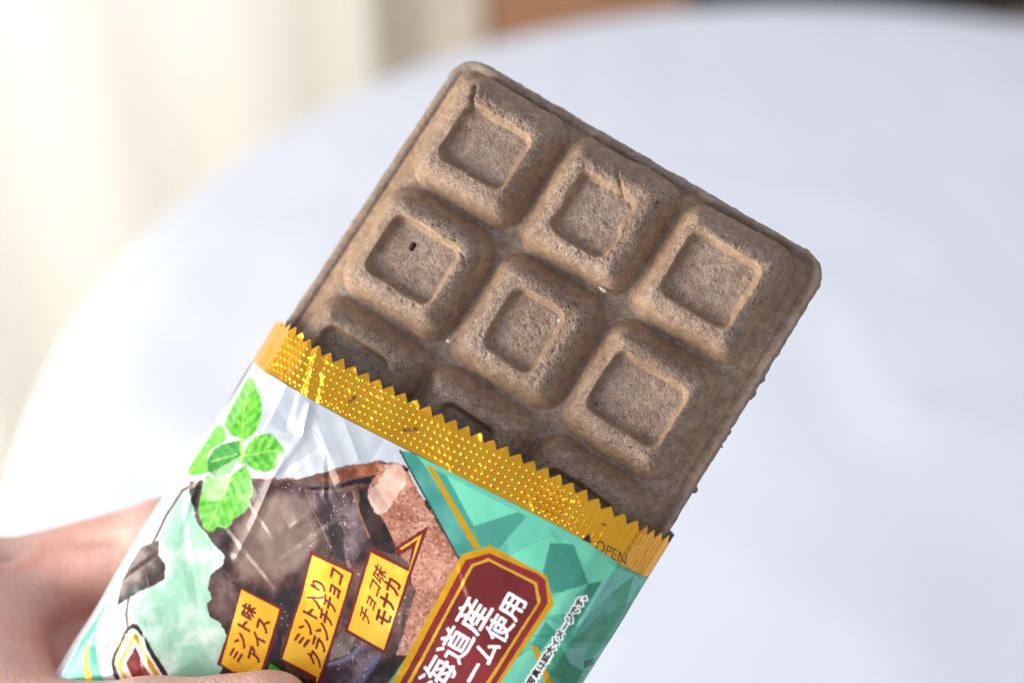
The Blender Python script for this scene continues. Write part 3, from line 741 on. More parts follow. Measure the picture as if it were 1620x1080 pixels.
def paint():
    put(ALL, np.ones((RH, RW), bool), shade(ALL, C(188, 195, 203), C(206, 211, 216), 30, 5, 2), 0.45)
    # green ice cream and the chocolate sheet
    fill('ice', lambda s: shade(s, C(150, 198, 170), C(212, 228, 216), 6, 12, 6, 1.5, 0.72), 0.0, L_ICE, 0.35, 1.5, 3)
    sl = bbox(ART['ice'])
    put(sl, (LAB[sl] == L_ICE) & (vnoise(GX[sl], GY[sl], 1.1, 19) > 0.5), C(160, 214, 180), alpha=0.3)
    def choc(s):
        base = shade(s, C(32, 19, 17), C(94, 68, 62), 10, 22, 4, 1.9, 0.55)
        base = base + 0.10 * fbm(GX[s], GY[s], 2.2, 26, 3)[..., None]
        base = base + 0.11 * fbm(GX[s], GY[s], 0.7, 25, 3)[..., None] * np.clip(0.6 + fbm(GX[s], GY[s], 5, 28, 2), 0, 1)[..., None]
        tint = fbm(GX[s], GY[s], 8, 29, 2)[..., None]
        return np.clip(base + np.array([0.0, -0.01, 0.03]) * np.clip(tint, 0, 1) + np.array([0.06, 0.02, 0.0]) * np.clip(-tint, 0, 1), 0.05, 1)
    fill('choc', choc, 0.0, L_CHOC, 0.5, 1.6, 7)
    fill('slabB', lambda s: shade(s, C(58, 40, 46), C(128, 108, 112), 5, 101, 5, 1.5, 0.7), 0.0, None, 0.25, 1.2, 102, 0.9)
    fill('slabBdark', lambda s: shade(s, C(30, 18, 22), C(70, 48, 56), 4, 103, 4, 1.3), 0.0, None, 0.3, 1.2, 104, 0.9)
    fill('darkband', lambda s: shade(s, C(20, 18, 20), C(48, 42, 44), 5, 105, 3), 0.0, None, 0.35, 1.5, 106, 0.85)
    fill('lowslab', lambda s: shade(s, C(66, 48, 56), C(142, 122, 132), 3, 107, 5, 1.5, 0.7), 0.0, None, 0.3, 1.2, 108, 0.9)
    fill('lowslab2', lambda s: shade(s, C(84, 72, 66), C(150, 136, 124), 5, 109, 3, 1.2), 0.0, None, 0.3, 1.5, 110, 0.8)
    stroke(ART['slabBedge'], 0.35, C(156, 104, 72), 0.85)
    stroke(ART['slabAedge'], 0.3, C(132, 104, 100), 0.7)
    for nm, cc, al in (('ridge2', C(156, 138, 134), 0.8), ('ridge3', C(132, 130, 158), 0.8), ('ridge4', C(120, 120, 156), 0.8)):
        soft_fill(nm, cc, 0.45, al, 21, 0.5, L_CHOC)
    soft_fill('painted_sheen', lambda s: shade(s, C(128, 106, 96), C(168, 146, 132), 7, 35, 5, 1.2), 1.6, 0.8, 9, 1.5, L_CHOC)  # pale reflection on the wrapper film, painted into the chocolate colour
    sl = bbox(ART['choc'])
    spark = (LAB[sl] == L_CHOC) & (vnoise(GX[sl], GY[sl], 0.36, 201) > 0.8) & (fbm(GX[sl], GY[sl], 7, 202, 2) > 0.25)
    put(sl, spark, C(206, 198, 200), alpha=0.75)
    stroke(ART['topridge'], 1.3, C(104, 72, 66), 0.6, clip=L_CHOC)
    stroke(ART['topridge'], 0.3, C(150, 112, 104), 0.8, clip=L_CHOC)
    fill('wafer_pic', lambda s: shade(s, C(146, 90, 70), C(204, 152, 128), 5, 45, 5, 1.2, 0.75), 0.0, L_WAFER, 0.5, 1.4, 13)
    sl = bbox(ART['wafer_pic'])
    put(sl, (LAB[sl] == L_WAFER) & (vnoise(GX[sl], GY[sl], 0.36, 47) > 0.5), C(112, 62, 46), alpha=0.55)
    put(sl, (LAB[sl] == L_WAFER) & (vnoise(GX[sl], GY[sl], 0.45, 48) > 0.6), C(226, 186, 166), alpha=0.5)
    # lower end of the broken wafer goes dark and glossy
    u = GX[sl] * 0.45 + GY[sl] * 0.89 + 2.0 * fbm(GX[sl], GY[sl], 4, 49, 3)
    low = (LAB[sl] == L_WAFER) & (u < -72)
    put(sl, low, shade(sl, C(48, 34, 40), C(142, 122, 128), 2.2, 50, 5, 1.6, 0.65), None, L_CHOC)
    put(sl, low & (vnoise(GX[sl], GY[sl], 0.4, 205) > 0.55), C(190, 176, 180), alpha=0.55)
    fill('wafer_pale', lambda s: shade(s, C(196, 154, 136), C(232, 206, 192), 3, 52, 4), 0.0, None, 0.5, 1.5, 15, 0.9)
    fill('ridgeorange', lambda s: shade(s, C(104, 54, 34), C(168, 104, 66), 2.5, 55, 4, 1.3), 0.0, L_WAFER, 0.35, 1.2, 17)
    fill('gapblack', C(26, 18, 20), 0.0, L_CHOC, 0.25, 1.0, 19)
    fill('gap2', lambda s: shade(s, C(20, 14, 16), C(58, 36, 34), 3, 58, 3, 1.3), 0.0, L_CHOC, 0.35, 1.3, 23)
    stroke(ART['iceline'], 0.5, C(96, 66, 56), 0.95)
    # teal facets
    fill('teal', C(98, 186, 158), 0.12, L_TEAL)
    sl = bbox(ART['teal'])
    rng = np.random.RandomState(4)
    from mathutils.geometry import delaunay_2d_cdt
    pts = [Vector((rng.uniform(-12, 48), rng.uniform(-82, -36))) for k in range(70)]
    vs, es, fs, _, _, _ = delaunay_2d_cdt(pts, [], [], 0, 0.0001)
    for fc in fs:
        tri = [(vs[k].x, vs[k].y) for k in fc]
        if max(p[1] for p in tri) > -46.0 and min(p[0] for p in tri) < 25: continue
        s3 = bbox(tri)
        if GX[s3].size == 0: continue
        m = poly_mask(tri, s3) & (LAB[s3] == L_TEAL)
        k = rng.rand()
        put(s3, m, C(62, 142, 116) * (1 - k) + C(112, 196, 168) * k)
    fill('tealdark', lambda s: shade(s, C(58, 138, 124), C(92, 168, 152), 5, 62, 3), 0.1, L_TEAL)
    fill('tealedge', C(66, 150, 132), 0.1, L_TEAL)
    for k, pg in enumerate((ART['facets'][:3], ART['facets'][3:])):
        fill(pg, C(112, 206, 172) if k == 0 else C(70, 150, 132), 0.12, L_TEAL)
    pal = dict(l=C(108, 204, 168), d=C(62, 140, 122), g=C(58, 128, 104), p=C(120, 190, 176), m=C(90, 166, 146), g2=C(72, 160, 128), g3=C(62, 146, 112), d2=C(52, 124, 110))
    for kk, pg in ART['F']:
        s3 = bbox(pg)
        m = poly_mask(pg, s3) & (LAB[s3] == L_TEAL)
        put(s3, m, pal[kk] * (1 + 0.10 * vnoise(GX[s3], GY[s3], 9, 66))[..., None])
    for k in range(26):
        cx, cy = rng.uniform(14, 44), rng.uniform(-84, -44)
        tri = [(cx + rng.uniform(-7, 7), cy + rng.uniform(-7, 7)) for q in range(3)]
        s3 = bbox(tri)
        if GX[s3].size == 0: continue
        put(s3, poly_mask(tri, s3) & (LAB[s3] == L_TEAL), C(140, 208, 186) if rng.rand() < 0.5 else C(44, 120, 96), alpha=rng.uniform(0.18, 0.4))
    e0 = ART['tealdark']
    stroke([e0[0], e0[4]], 0.3, C(40, 40, 36), 0.9)
    fill('goldline', GOLD2, 0.8, L_TEAL)
    fill('goldline2', GOLD2, 0.8, L_TEAL)
    # lower left corner
    fill('lowteal', lambda s: shade(s, C(84, 178, 150), C(112, 200, 170), 12, 68, 2), 0.1, L_TEAL)
    fill('lowgold', GOLD2, 0.7, L_TEAL)
    # chocolate piece
    fill('chunk', lambda s: shade(s, C(50, 32, 30), C(108, 80, 72), 2.4, 72, 5, 1.5, 0.7), 0.0, L_CHUNK, 0.15, 0.8, 31)
    fill('chunkside', lambda s: shade(s, C(32, 20, 20), C(72, 52, 46), 3, 74, 4, 1.3), 0.0, L_CHUNK, 0.15, 0.8, 31)
    stroke(ART['chunkline'], 0.25, C(150, 118, 104), 0.8)
    fill('greenbit', C(66, 150, 40), 0.0)
    # emblem
    fill('emb0', C(44, 34, 32), 0.2, L_EMB)
    fill('embgold', GOLD, 0.7, L_EMB)
    fill('emb1', C(240, 240, 240), 0.2, L_EMB)
    fill('emb2', GOLD2, 0.7, L_EMB)
    fill('emb3', C(240, 238, 230), 0.2, L_EMB)
    fill('emb4', MAROON2, 0.1, L_EMB)
    # mint sprig
    veins = {'leafA': 'veinA', 'leafB': 'veinB', 'leafC': 'veinC', 'leafD': 'veinD', 'leafE': 'veinE'}
    cols = {'leafA': (C(50, 138, 28), C(114, 192, 56)), 'leafB': (C(72, 164, 42), C(124, 202, 72)), 'leafD': (C(56, 150, 36), C(128, 202, 76)),
            'leafE': (C(60, 156, 38), C(134, 206, 82)), 'leafC': (C(30, 112, 40), C(66, 154, 68))}
    for k, nm in enumerate(('leafA', 'leafB', 'leafD', 'leafE', 'leafC')):
        a, b = cols[nm]
        pts = np.array(ART[nm]); 
        mid = np.array(ART[veins[nm]])
        # a soft printed shadow round the leaf edge is left out; the leaf has a lighter rim and a puckered face
        def face(s, a=a, b=b, mid=mid, nm=nm):
            d = seg_dist(GX[s], GY[s], [tuple(q) for q in mid])
            ax = mid[-1] - mid[0]; ax = ax / np.linalg.norm(ax)
            u = (GX[s] - mid[0][0]) * ax[0] + (GY[s] - mid[0][1]) * ax[1]
            side = np.sin((u - 0.75 * d) * 2 * np.pi / 2.1 + 0.6 * vnoise(GX[s], GY[s], 2, 80))
            cell = fbm(GX[s], GY[s], 0.9, 81 + k, 3)
            t = np.clip(0.5 + 0.22 * side + 0.55 * cell, 0, 1)[..., None]
            return a * (1 - t) + b * t
        sl, m = fill(nm, face, 0.0, L_LEAF + k, 0.22, 0.9, 41 + k)
        rim = m & ~(~grow(~m, 2))
        put(sl, rim, C(136, 194, 78), alpha=0.7)
        for w, al in ((0.34, 0.75),):
            stroke(ART[veins[nm]], w, C(158, 206, 96), al, clip=L_LEAF + k)
        ax = mid[-1] - mid[0]; ln = np.linalg.norm(ax); ax = ax / ln; pr = np.array([-ax[1], ax[0]])
        for q in np.linspace(0.12, 0.85, 7):
            o = mid[0] + ax * ln * q
            for sg in (-1, 1):
                stroke([tuple(o), tuple(o + (ax * 0.75 + pr * sg) * 1.5), tuple(o + (ax * 1.0 + pr * sg) * 3.2)], 0.16, C(134, 194, 78), 0.32, clip=L_LEAF + k)
    stroke(ART['stem'], 0.7, C(150, 200, 70))
    # the three gold labels
    for k, (o, i) in enumerate((('L1', 'L1i'), ('L2', 'L2i'), ('L3', 'L3i'))):
        fill(o, MAROON, 0.15, L_LABEL + k)
        fill(i, lambda s: shade(s, C(250, 186, 44), C(255, 212, 84), 9, 95, 2), 0.45, L_LABEL + k)
    for body, quad, k, bold in (('ミント味', 'T1a', 0, 2), ('アイス', 'T1b', 0, 2), ('ミント入り', 'T2a', 1, 2), ('クランチチョコ', 'T2b', 1, 2),
                                ('チョコ味', 'T3a', 2, 1), ('モナカ', 'T3b', 2, 2)):
        sl, m = text_mask(body, ART[quad])
        m = grow(m, bold)
        put(sl, m, C(118, 30, 24), 0.1, L_LABEL + k + T_OFF)
    # the maroon plaque
    fill('plaque', GOLD2, 0.75, L_PLAQUE)
    fill('plaque1', MAROON2, 0.1, L_PLAQUE)
    fill('plaque2', GOLD, 0.75, L_PLAQUE)
    fill('plaque3', lambda s: shade(s, C(110, 30, 30), C(138, 44, 48), 16, 90, 2), 0.1, L_PLAQUE)
    for body, quad in (('海道産', 'TPa'), ('ーム使用', 'TPb')):
        sl, m = text_mask(body, ART[quad])
        m = grow(m, 2)
        put(sl, grow(m, 2), C(84, 18, 22), None, None, 0.5)
        put(sl, m, C(246, 246, 244), 0.0, L_PLAQUE + T_OFF)
    # caption
    sl, m = text_mask('写真は拡大イメージです。', ART['TC'])
    m = grow(m, 1)
    put(sl, grow(m, 6), C(240, 244, 240), 0.0, L_CAP)
    put(sl, m, C(46, 30, 34), 0.0, L_CAP)
paint()

def sample(x, y):
    """2x2 box filtered colour at film points"""
    c = np.clip((x - RX0) / PXM - 1.0, 0, RW - 3)
    r = np.clip((RY0 - y) / PXM - 1.0, 0, RH - 3)
    ci, ri = c.astype(int), r.astype(int)
    s = 0
    for a in (0, 1):
        for b in (0, 1): s = s + IMG[ri + a, ci + b]
    s = s / 4
    out = np.empty(x.shape + (4,), np.float32)
    out[..., :3] = s2l(s[..., :3])
    out[..., 3] = s[..., 3]
    return out, LAB[ri, ci]

# ------------------------------------------------------------------ the wrapper
wrapper = empty('ice_cream_wrapper', BAR, 'shiny printed foil wrapper, torn open below a gold crimped seal and held in the hand', 'wrapper')

sb, st = np.array(ART['seal_bottom']), np.array(ART['seal_top'])
def smooth_curve(px, py):
    g = np.linspace(-50, 48, 393)
    v = np.interp(g, px, py)
    k = np.ones(25) / 25
    return g, np.convolve(np.pad(v, 12, mode='edge'), k, 'valid')
_bx, _by = smooth_curve(sb[:, 0], sb[:, 1])
_tx, _ty = smooth_curve(st[:, 0], st[:, 1])
y_bot = lambda x: np.interp(x, _bx, _by)
y_top = lambda x: np.interp(x, _tx, _ty)
CREASES = [tuple(p) for p in ART['creases']]

_r = np.random.RandomState(12)
FOLDS = []
for k in range(46):
    cx, cy = _r.uniform(-42, 40), _r.uniform(-120, -50)
    an = _r.choice([D2R(62), D2R(-25), D2R(110), D2R(20)]) + _r.normal(0, 0.3)
    ln = _r.uniform(6, 20)
    FOLDS.append((cx, cy, cx + ln * math.cos(an), cy + ln * math.sin(an), _r.uniform(0.7, 2.0), _r.uniform(0.10, 0.34) * _r.choice([-1, 1])))
for q in ((-24, -50, -27, -66, 1.0, 0.3), (-19, -52, -14, -60, 0.8, -0.3), (-12, -50, -16, -60, 0.9, 0.25), (-30, -55, -40, -72, 1.2, 0.3), (-26, -47, -10, -58, 1.6, 0.25),
          (-35, -80, -44, -100, 1.0, 0.3), (-36, -98, -24, -112, 1.5, 0.35), (-30, -100, -42, -112, 1.2, -0.3), (-20, -98, -30, -118, 1.2, 0.3), (-8, -92, -14, -108, 1.2, 0.3), (2, -90, -8, -104, 1.4, -0.3)):
    FOLDS.append(q)

def film_z(x, y):
    """front film with its wrinkles"""
    z = film_front(x, y)
    edge = sstep(0.0, 6.0, HW - np.abs(x - XC))
    w = 0.45 * fbm(x, y, 24, 401, 2) + 0.20 * fbm(x, y, 8, 402, 3)
    for (ax, ay, bx, by, wd, h) in FOLDS:
        vx, vy = bx - ax, by - ay
        t = ((x - ax) * vx + (y - ay) * vy) / (vx * vx + vy * vy)
        side = ((x - ax) * vy - (y - ay) * vx) / math.hypot(vx, vy)
        fade = np.clip(4 * t * (1 - t), 0, 1)
        # one flank of a crease is steeper than the other
        w = w + h * fade * np.clip(1 - np.where(side > 0, side / wd, -side / (wd * 3.5)), 0, 1)
    for a, b, wd, h in ((0, 5, 0.5, 0.35), (6, 8, 0.8, 0.22), (9, 10, 0.8, -0.2)):
        d = seg_dist(x, y, CREASES[a:b + 1])
        w = w + h * np.clip(1 - d / (wd * 3), 0, 1) ** 1.5
    # crumpled corner on the right edge below the seal
    cr = np.exp(-(((x - 39.5) / 5) ** 2 + ((y + 57) / 7) ** 2))
    w = w + cr * (0.9 * np.abs(fbm(x, y, 4.5, 405, 3)) - 0.2)
    return z + w * edge

def make_film():
    d = np.linspace(-1, 1, 8001)
    px = XC + HW * d
    pz = film_lower(px)
    arc = np.concatenate([[0], np.cumsum(np.hypot(np.diff(px), np.diff(pz)))])
    xs = np.interp(np.linspace(0, arc[-1], 740), arc, px)
    s = np.arange(0, 86.0, 0.135)
    X = np.tile(xs, (len(s), 1))
    Y = y_bot(X) - s[:, None]
    Z = film_z(X, Y)
    # the sleeve flattens toward its closed far end, outside the picture
    P = np.stack([X, Y, Z], -1)
    colr, lab = sample(X, Y)
    # side walls turn away: push the silhouette a little in and out
    P[..., 0] += 0.35 * vnoise(X * 0.1, Y, 9, 410) * sstep(30, 45, np.abs(X)) * np.sign(X)
    V = P.reshape(-1, 3) * MM
    N = grid_normals(P)
    F = grid_faces(*X.shape)
    colr = colr.reshape(-1, 4)
    fl = lab.ravel()[F[:, 0]]
    def part(name, ids, parent, label=None):
        m = np.isin(fl, ids)
        if m.sum() < 4: return None
        o = sub_mesh(name, V, F, m, FILM, parent, colr, N)
        if label: o['label'] = label
        return o
    part('film', [0, L_TEAL], wrapper)
    part('printed_chocolate', [L_CHOC], wrapper, 'dark glossy chocolate printed across the middle of the wrapper')
    part('printed_ice_cream', [L_ICE], wrapper, 'pale mint green ice cream printed at the left of the wrapper')
    part('printed_wafer', [L_WAFER], wrapper, 'broken pinkish brown wafer printed beside the teal facets')
    part('printed_chunk', [L_CHUNK], wrapper, 'small chocolate chunk printed at the left edge of the wrapper')
    part('printed_emblem', [L_EMB], wrapper, 'black, white and red corner of an emblem printed near the thumb')
    part('caption', [L_CAP], wrapper, 'small black caption outlined in white along the right side')
    for k, l in enumerate(('pointed top mint leaf', 'left mint leaf', 'round right mint leaf', 'long bottom mint leaf', 'dark middle mint leaf')):
        part('printed_leaf', [L_LEAF + k], wrapper, l)
    for k, l in enumerate(('small gold label reading ミント味アイス', 'tall gold label reading ミント入りクランチチョコ', 'gold label with a pointed tail reading チョコ味モナカ')):
        o = part('printed_label', [L_LABEL + k], wrapper, l)
        part('lettering', [L_LABEL + k + T_OFF], o)
    o = part('printed_plaque', [L_PLAQUE], wrapper, 'maroon plaque with gold borders and white lettering')
    part('lettering', [L_PLAQUE + T_OFF], o)
    # back of the sleeve and its closed end
    xb = np.interp(np.linspace(0, arc[-1], 150), arc, px)
    sbk = np.linspace(0, 86.0 - 0.135 * 0.5, 110)
    XB = np.tile(xb, (len(sbk), 1))
    YB = y_bot(XB) - sbk[:, None] + 9.0 * (1 - sstep(0, 12, sbk))[:, None]
    flat = film_lower(XB)
    ZB = -7.0 - (flat + 7.0) * 0.92 + 0.25 * fbm(XB, YB, 9, 420, 3) * sstep(0, 6, HW - np.abs(XB - XC))
    ZB[:, 0] = film_z(XB[:, :1], YB[:, :1])[:, 0]
    ZB[:, -1] = film_z(XB[:, -1:], YB[:, -1:])[:, 0]
    PB = np.stack([XB, YB, ZB], -1).reshape(-1, 3) * MM
    cb = np.tile(np.array([[0.62, 0.66, 0.68, 0.5]]), (len(PB), 1))
    mesh_obj('back_film', PB, grid_faces(*XB.shape)[:, ::-1], FILM, wrapper, cb)
make_film()

def make_seal():
    pitch = 1.32
    x0, x1 = XC - HW + 0.05, XC + HW - 0.05
    d = np.linspace(-1, 1, 4001)
    px = XC + HW * 0.999 * d
    pz = film_front(px, -40 + 0 * px)
    arc = np.concatenate([[0], np.cumsum(np.hypot(np.diff(px), np.diff(pz)))])
    nc = 1000
    a = np.linspace(0, arc[-1], nc)
    xs = np.interp(a, arc, px)
    tooth_p = 2.75
    ph = np.mod(a / tooth_p, 1.0)
    tooth = 1.55 * (1 - np.abs(ph * 2 - 1) ** 1.15) * (1 + 0.12 * vnoise(a, 0 * a, tooth_p, 431))
    yb, yt = y_bot(xs), y_top(xs) - 1.4
    nv, nt = 88, 14
    t1 = np.linspace(0, 1, nv)[:, None]
    Ylow = yb + 0.06 + (yt - yb - 0.06) * t1
    t2 = np.linspace(0, 1, nt + 1)[1:, None]
    Yup = yt + tooth * t2
    Y = np.concatenate([Ylow, Yup])[::-1]
    X = np.tile(xs, (len(Y), 1))
    A = np.tile(a, (len(Y), 1))
    vv = Y - yb
    # embossing of the crimp: rows of small square studs, ribs between them, dents across
    u = A / pitch + 0.10 * vnoise(A, vv, 9, 441)
    w = vv / (pitch * 1.02) + 0.12 * vnoise(A, vv, 7, 442)
    inb = sstep(0.35, 0.8, vv) * (1 - sstep(-0.3, 0.25, Y - yt))
    stud = np.clip(1.5 * np.cos(2 * np.pi * u) + 0.1, 0, 1) * np.clip(1.5 * np.cos(2 * np.pi * w) + 0.1, 0, 1)
    amp = 0.30 * (0.6 + 0.4 * sstep(-0.25, 0.35, vnoise(A, vv, 11, 443)))
    flatl = sstep(-31.0, -35.5, X)              # the flap turned away at the left is pressed flatter
    flatr = sstep(37.5, 39.5, X)
    amp = amp * (1 - 0.6 * flatl) * (1 - 0.75 * flatr) * (1 - 0.72 * sstep(24, 31, X))
    emb = amp * stud ** 0.8
    rib = 0.16 * np.exp(-(np.mod(u, 1.0) - 0.5) ** 2 / 0.008) * sstep(-0.2, 0.3, vnoise(A, 0.2 * vv, 14, 444))
    Z = film_front(X, Y) + 0.05
    edge = sstep(0.0, 5.0, HW - np.abs(X - XC))
    wv = 0.40 * fbm(X, Y, 24, 401, 2) + 0.30 * fbm(A, vv, 7, 445, 3) + 0.42 * vnoise(A, 0.25 * vv, 6.5, 446) + 0.09 * np.clip(0.3 - np.abs(vnoise(A + 0.6 * vv, vv - 0.3 * A, 5.5, 448)), 0, 1) / 0.3
    crease = seg_dist(X, Y, [(-31.6, -36.0), (-30.2, -40.2), (-28.0, -45.5)])
    wv = wv + 0.45 * np.clip(1 - crease / 1.0, 0, 1) - 0.35 * np.exp(-((crease - 1.6) / 0.7) ** 2)
    for cx, tilt, h in ((-17, 0.35, 0.2), (9, 0.25, 0.15), (31.0, 0.15, 0.2)):
        wv = wv + h * np.clip(1 - np.abs(X - cx - tilt * (vv - 4)) / 1.6, 0, 1)
    teeth = sstep(0, 1.4, Y - yt)
    wv = wv + 0.35 * teeth * vnoise(A, 0 * A, tooth_p * 0.8, 447)      # each tooth bent its own way
    Z = Z + wv * edge + (emb + rib) * inb * np.clip(edge + 0.25, 0, 1)
    P = np.stack([X, Y, Z], -1)
    # colour: gold foil with the black print on it
    colr = np.empty(X.shape + (4,), np.float32)
    colr[..., :3] = s2l(C(240, 172, 46) + 0.03 * vnoise(A, vv, 5, 451)[..., None] * np.array([1, 1, 0.4]))
    colr[..., 3] = 1.0
    lab = np.zeros(X.shape, int)
    sl, m = text_mask('OPEN', ART['OPEN'])
    tri_sl = bbox(ART['OPENtri'])
    ink = np.zeros((RH, RW), np.float32)
    ink[sl] = np.maximum(ink[sl], m)
    ink[tri_sl] = np.maximum(ink[tri_sl], poly_mask(ART['OPENtri'], tri_sl))
    c = np.clip((X - RX0) / PXM - 1, 0, RW - 3).astype(int)
    r = np.clip((RY0 - Y) / PXM - 1, 0, RH - 3).astype(int)
    k = (ink[r, c] + ink[r + 1, c] + ink[r, c + 1] + ink[r + 1, c + 1]) / 4
    for gx, gy, gw, gl, ang in ((-20.6, -41.6, 0.35, 1.3, 1.2), (-7.8, -40.0, 0.4, 1.4, 0.6), (-8.7, -40.6, 0.3, 1.0, 0.5), (32.0, -35.4, 0.25, 0.5, 0.3)):
        dd = seg_dist(X, Y, [(gx, gy), (gx + gl * math.cos(ang), gy + gl * math.sin(ang))])
        k = np.maximum(k, 0.75 * (dd < gw))
    colr[..., :3] = colr[..., :3] * (1 - k[..., None]) + np.array([0.012, 0.012, 0.014]) * k[..., None]
    colr[..., 3] *= 1 - 0.9 * k
    V = P.reshape(-1, 3) * MM
    F = grid_faces(*X.shape)
    N = grid_normals(P)
    ink_f = (k.ravel()[F] > 0.25).all(1)
    o = sub_mesh('gold_seal', V, F, ~(ink_f & (X.ravel()[F[:, 0]] > 0)), FOIL, wrapper, colr.reshape(-1, 4), N)
    o['label'] = 'gold crimped seal strip with a zigzag cut edge, marked OPEN'
    arrow = (X.ravel()[F[:, 0]] > 0) & (X.ravel()[F[:, 0]] < min(q[0] for q in ART['OPEN']) - 0.1)
    word = X.ravel()[F[:, 0]] > min(q[0] for q in ART['OPEN']) - 0.1
    sub_mesh('lettering', V, F, ink_f & word, FOIL, o, colr.reshape(-1, 4), N)
    sub_mesh('arrow_mark', V, F, ink_f & arrow, FOIL, o, colr.reshape(-1, 4), N)
make_seal()

# ------------------------------------------------------------------ the hand
hand = empty('hand', BAR @ Matrix.Translation((-0.085, -0.150, -0.025)), 'bare hand gripping the wrapper from below, thumb in front and fingers behind', 'hand')
HO = np.array([-85.0, -150.0, -25.0])

def surface_nets(f, x, y, z):
    """f sampled at grid nodes; returns vertices and quads of the zero surface"""
    nx, ny, nz = f.shape
    s = f < 0
    c = np.zeros((nx - 1, ny - 1, nz - 1), int)
    off = [(a, b, d) for a in (0, 1) for b in (0, 1) for d in (0, 1)]
    for a, b, d in off: c += s[a:nx - 1 + a, b:ny - 1 + b, d:nz - 1 + d]
    cell = np.argwhere((c > 0) & (c < 8))
    acc, cnt = np.zeros((len(cell), 3)), np.zeros(len(cell))
    for p in off:
        for ax in range(3):
            if p[ax]: continue
            q = list(p); q[ax] = 1
            i0, i1 = cell + np.array(p), cell + np.array(q)
            f0, f1 = f[tuple(i0.T)], f[tuple(i1.T)]
            m = (f0 < 0) != (f1 < 0)
            t = np.where(m, f0 / np.where(m, f0 - f1, 1), 0)
            pos = np.tile(np.array(p, float), (len(cell), 1)); pos[:, ax] += t
            acc += np.where(m[:, None], pos, 0); cnt += m
    V = cell + acc / np.maximum(cnt, 1)[:, None]
    idx = -np.ones((nx - 1, ny - 1, nz - 1), int)
    idx[tuple(cell.T)] = np.arange(len(cell))
    Q = []
    for ax in range(3):
        u, v = (ax + 1) % 3, (ax + 2) % 3
        sl0 = [slice(1, -1)] * 3; sl1 = [slice(1, -1)] * 3
        sl0[ax] = slice(0, -1); sl1[ax] = slice(1, None)
        a, b = s[tuple(sl0)], s[tuple(sl1)]
        e = np.argwhere(a != b)
        flip = a[tuple(e.T)]
        base = e + 1; base[:, ax] -= 1
        def at(du, dv):
            q = base.copy(); q[:, u] -= du; q[:, v] -= dv
            return idx[tuple(q.T)]
        quad = np.stack([at(1, 1), at(0, 1), at(0, 0), at(1, 0)], 1)
        quad[~flip] = quad[~flip][:, ::-1]
        Q.append(quad)
    Q = np.concatenate(Q)
    Q = Q[(Q >= 0).all(1)]
    h = np.array([x[1] - x[0], y[1] - y[0], z[1] - z[0]])
    return V * h + np.array([x[0], y[0], z[0]]), Q

J = dict(
    thumb=[((-96, -160, -18), 17.0), ((-78, -137, -13), 12.5), ((-46, -134, 1), 10.3), ((-19, -113.3, 13.6), 9.4), ((-0.8, -96.2, 13.9), 7.9)],
    index=[((-82, -131, -27), 11.6), ((-49.5, -94.6, -28.0), 9.6), ((-31, -78.5, -27.5), 7.9), ((-18.5, -70, -25.5), 6.8)],
    middle=[((-77, -150, -32), 11.8), ((-35, -111, -31), 9.2), ((-16, -92, -28), 8.1), ((-3, -84, -26), 7.0)],
    ring=[((-70.5, -167, -33), 11.2), ((-26, -128, -31), 8.8), ((-8.4, -109.5, -28), 7.7), ((4, -101, -26), 6.7)],
    little=[((-63.5, -180, -30), 10.0), ((-24.5, -148, -29), 7.7), ((-9.2, -131.5, -27), 6.8), ((1, -123.5, -25), 5.9)])
PALM = [((-82, -131, -27), 12), ((-119, -215, -25), 17), ((-77, -150, -32), 12.5), ((-119, -220, -28), 17), ((-70.5, -167, -33), 12), ((-112, -224, -30), 17), ((-63.5, -180, -31), 10.5), ((-106, -226, -28), 16)]
ARM = [((-114, -220, -26), 19.5), ((-140, -290, -28), 23), ((-178, -400, -32), 31)]

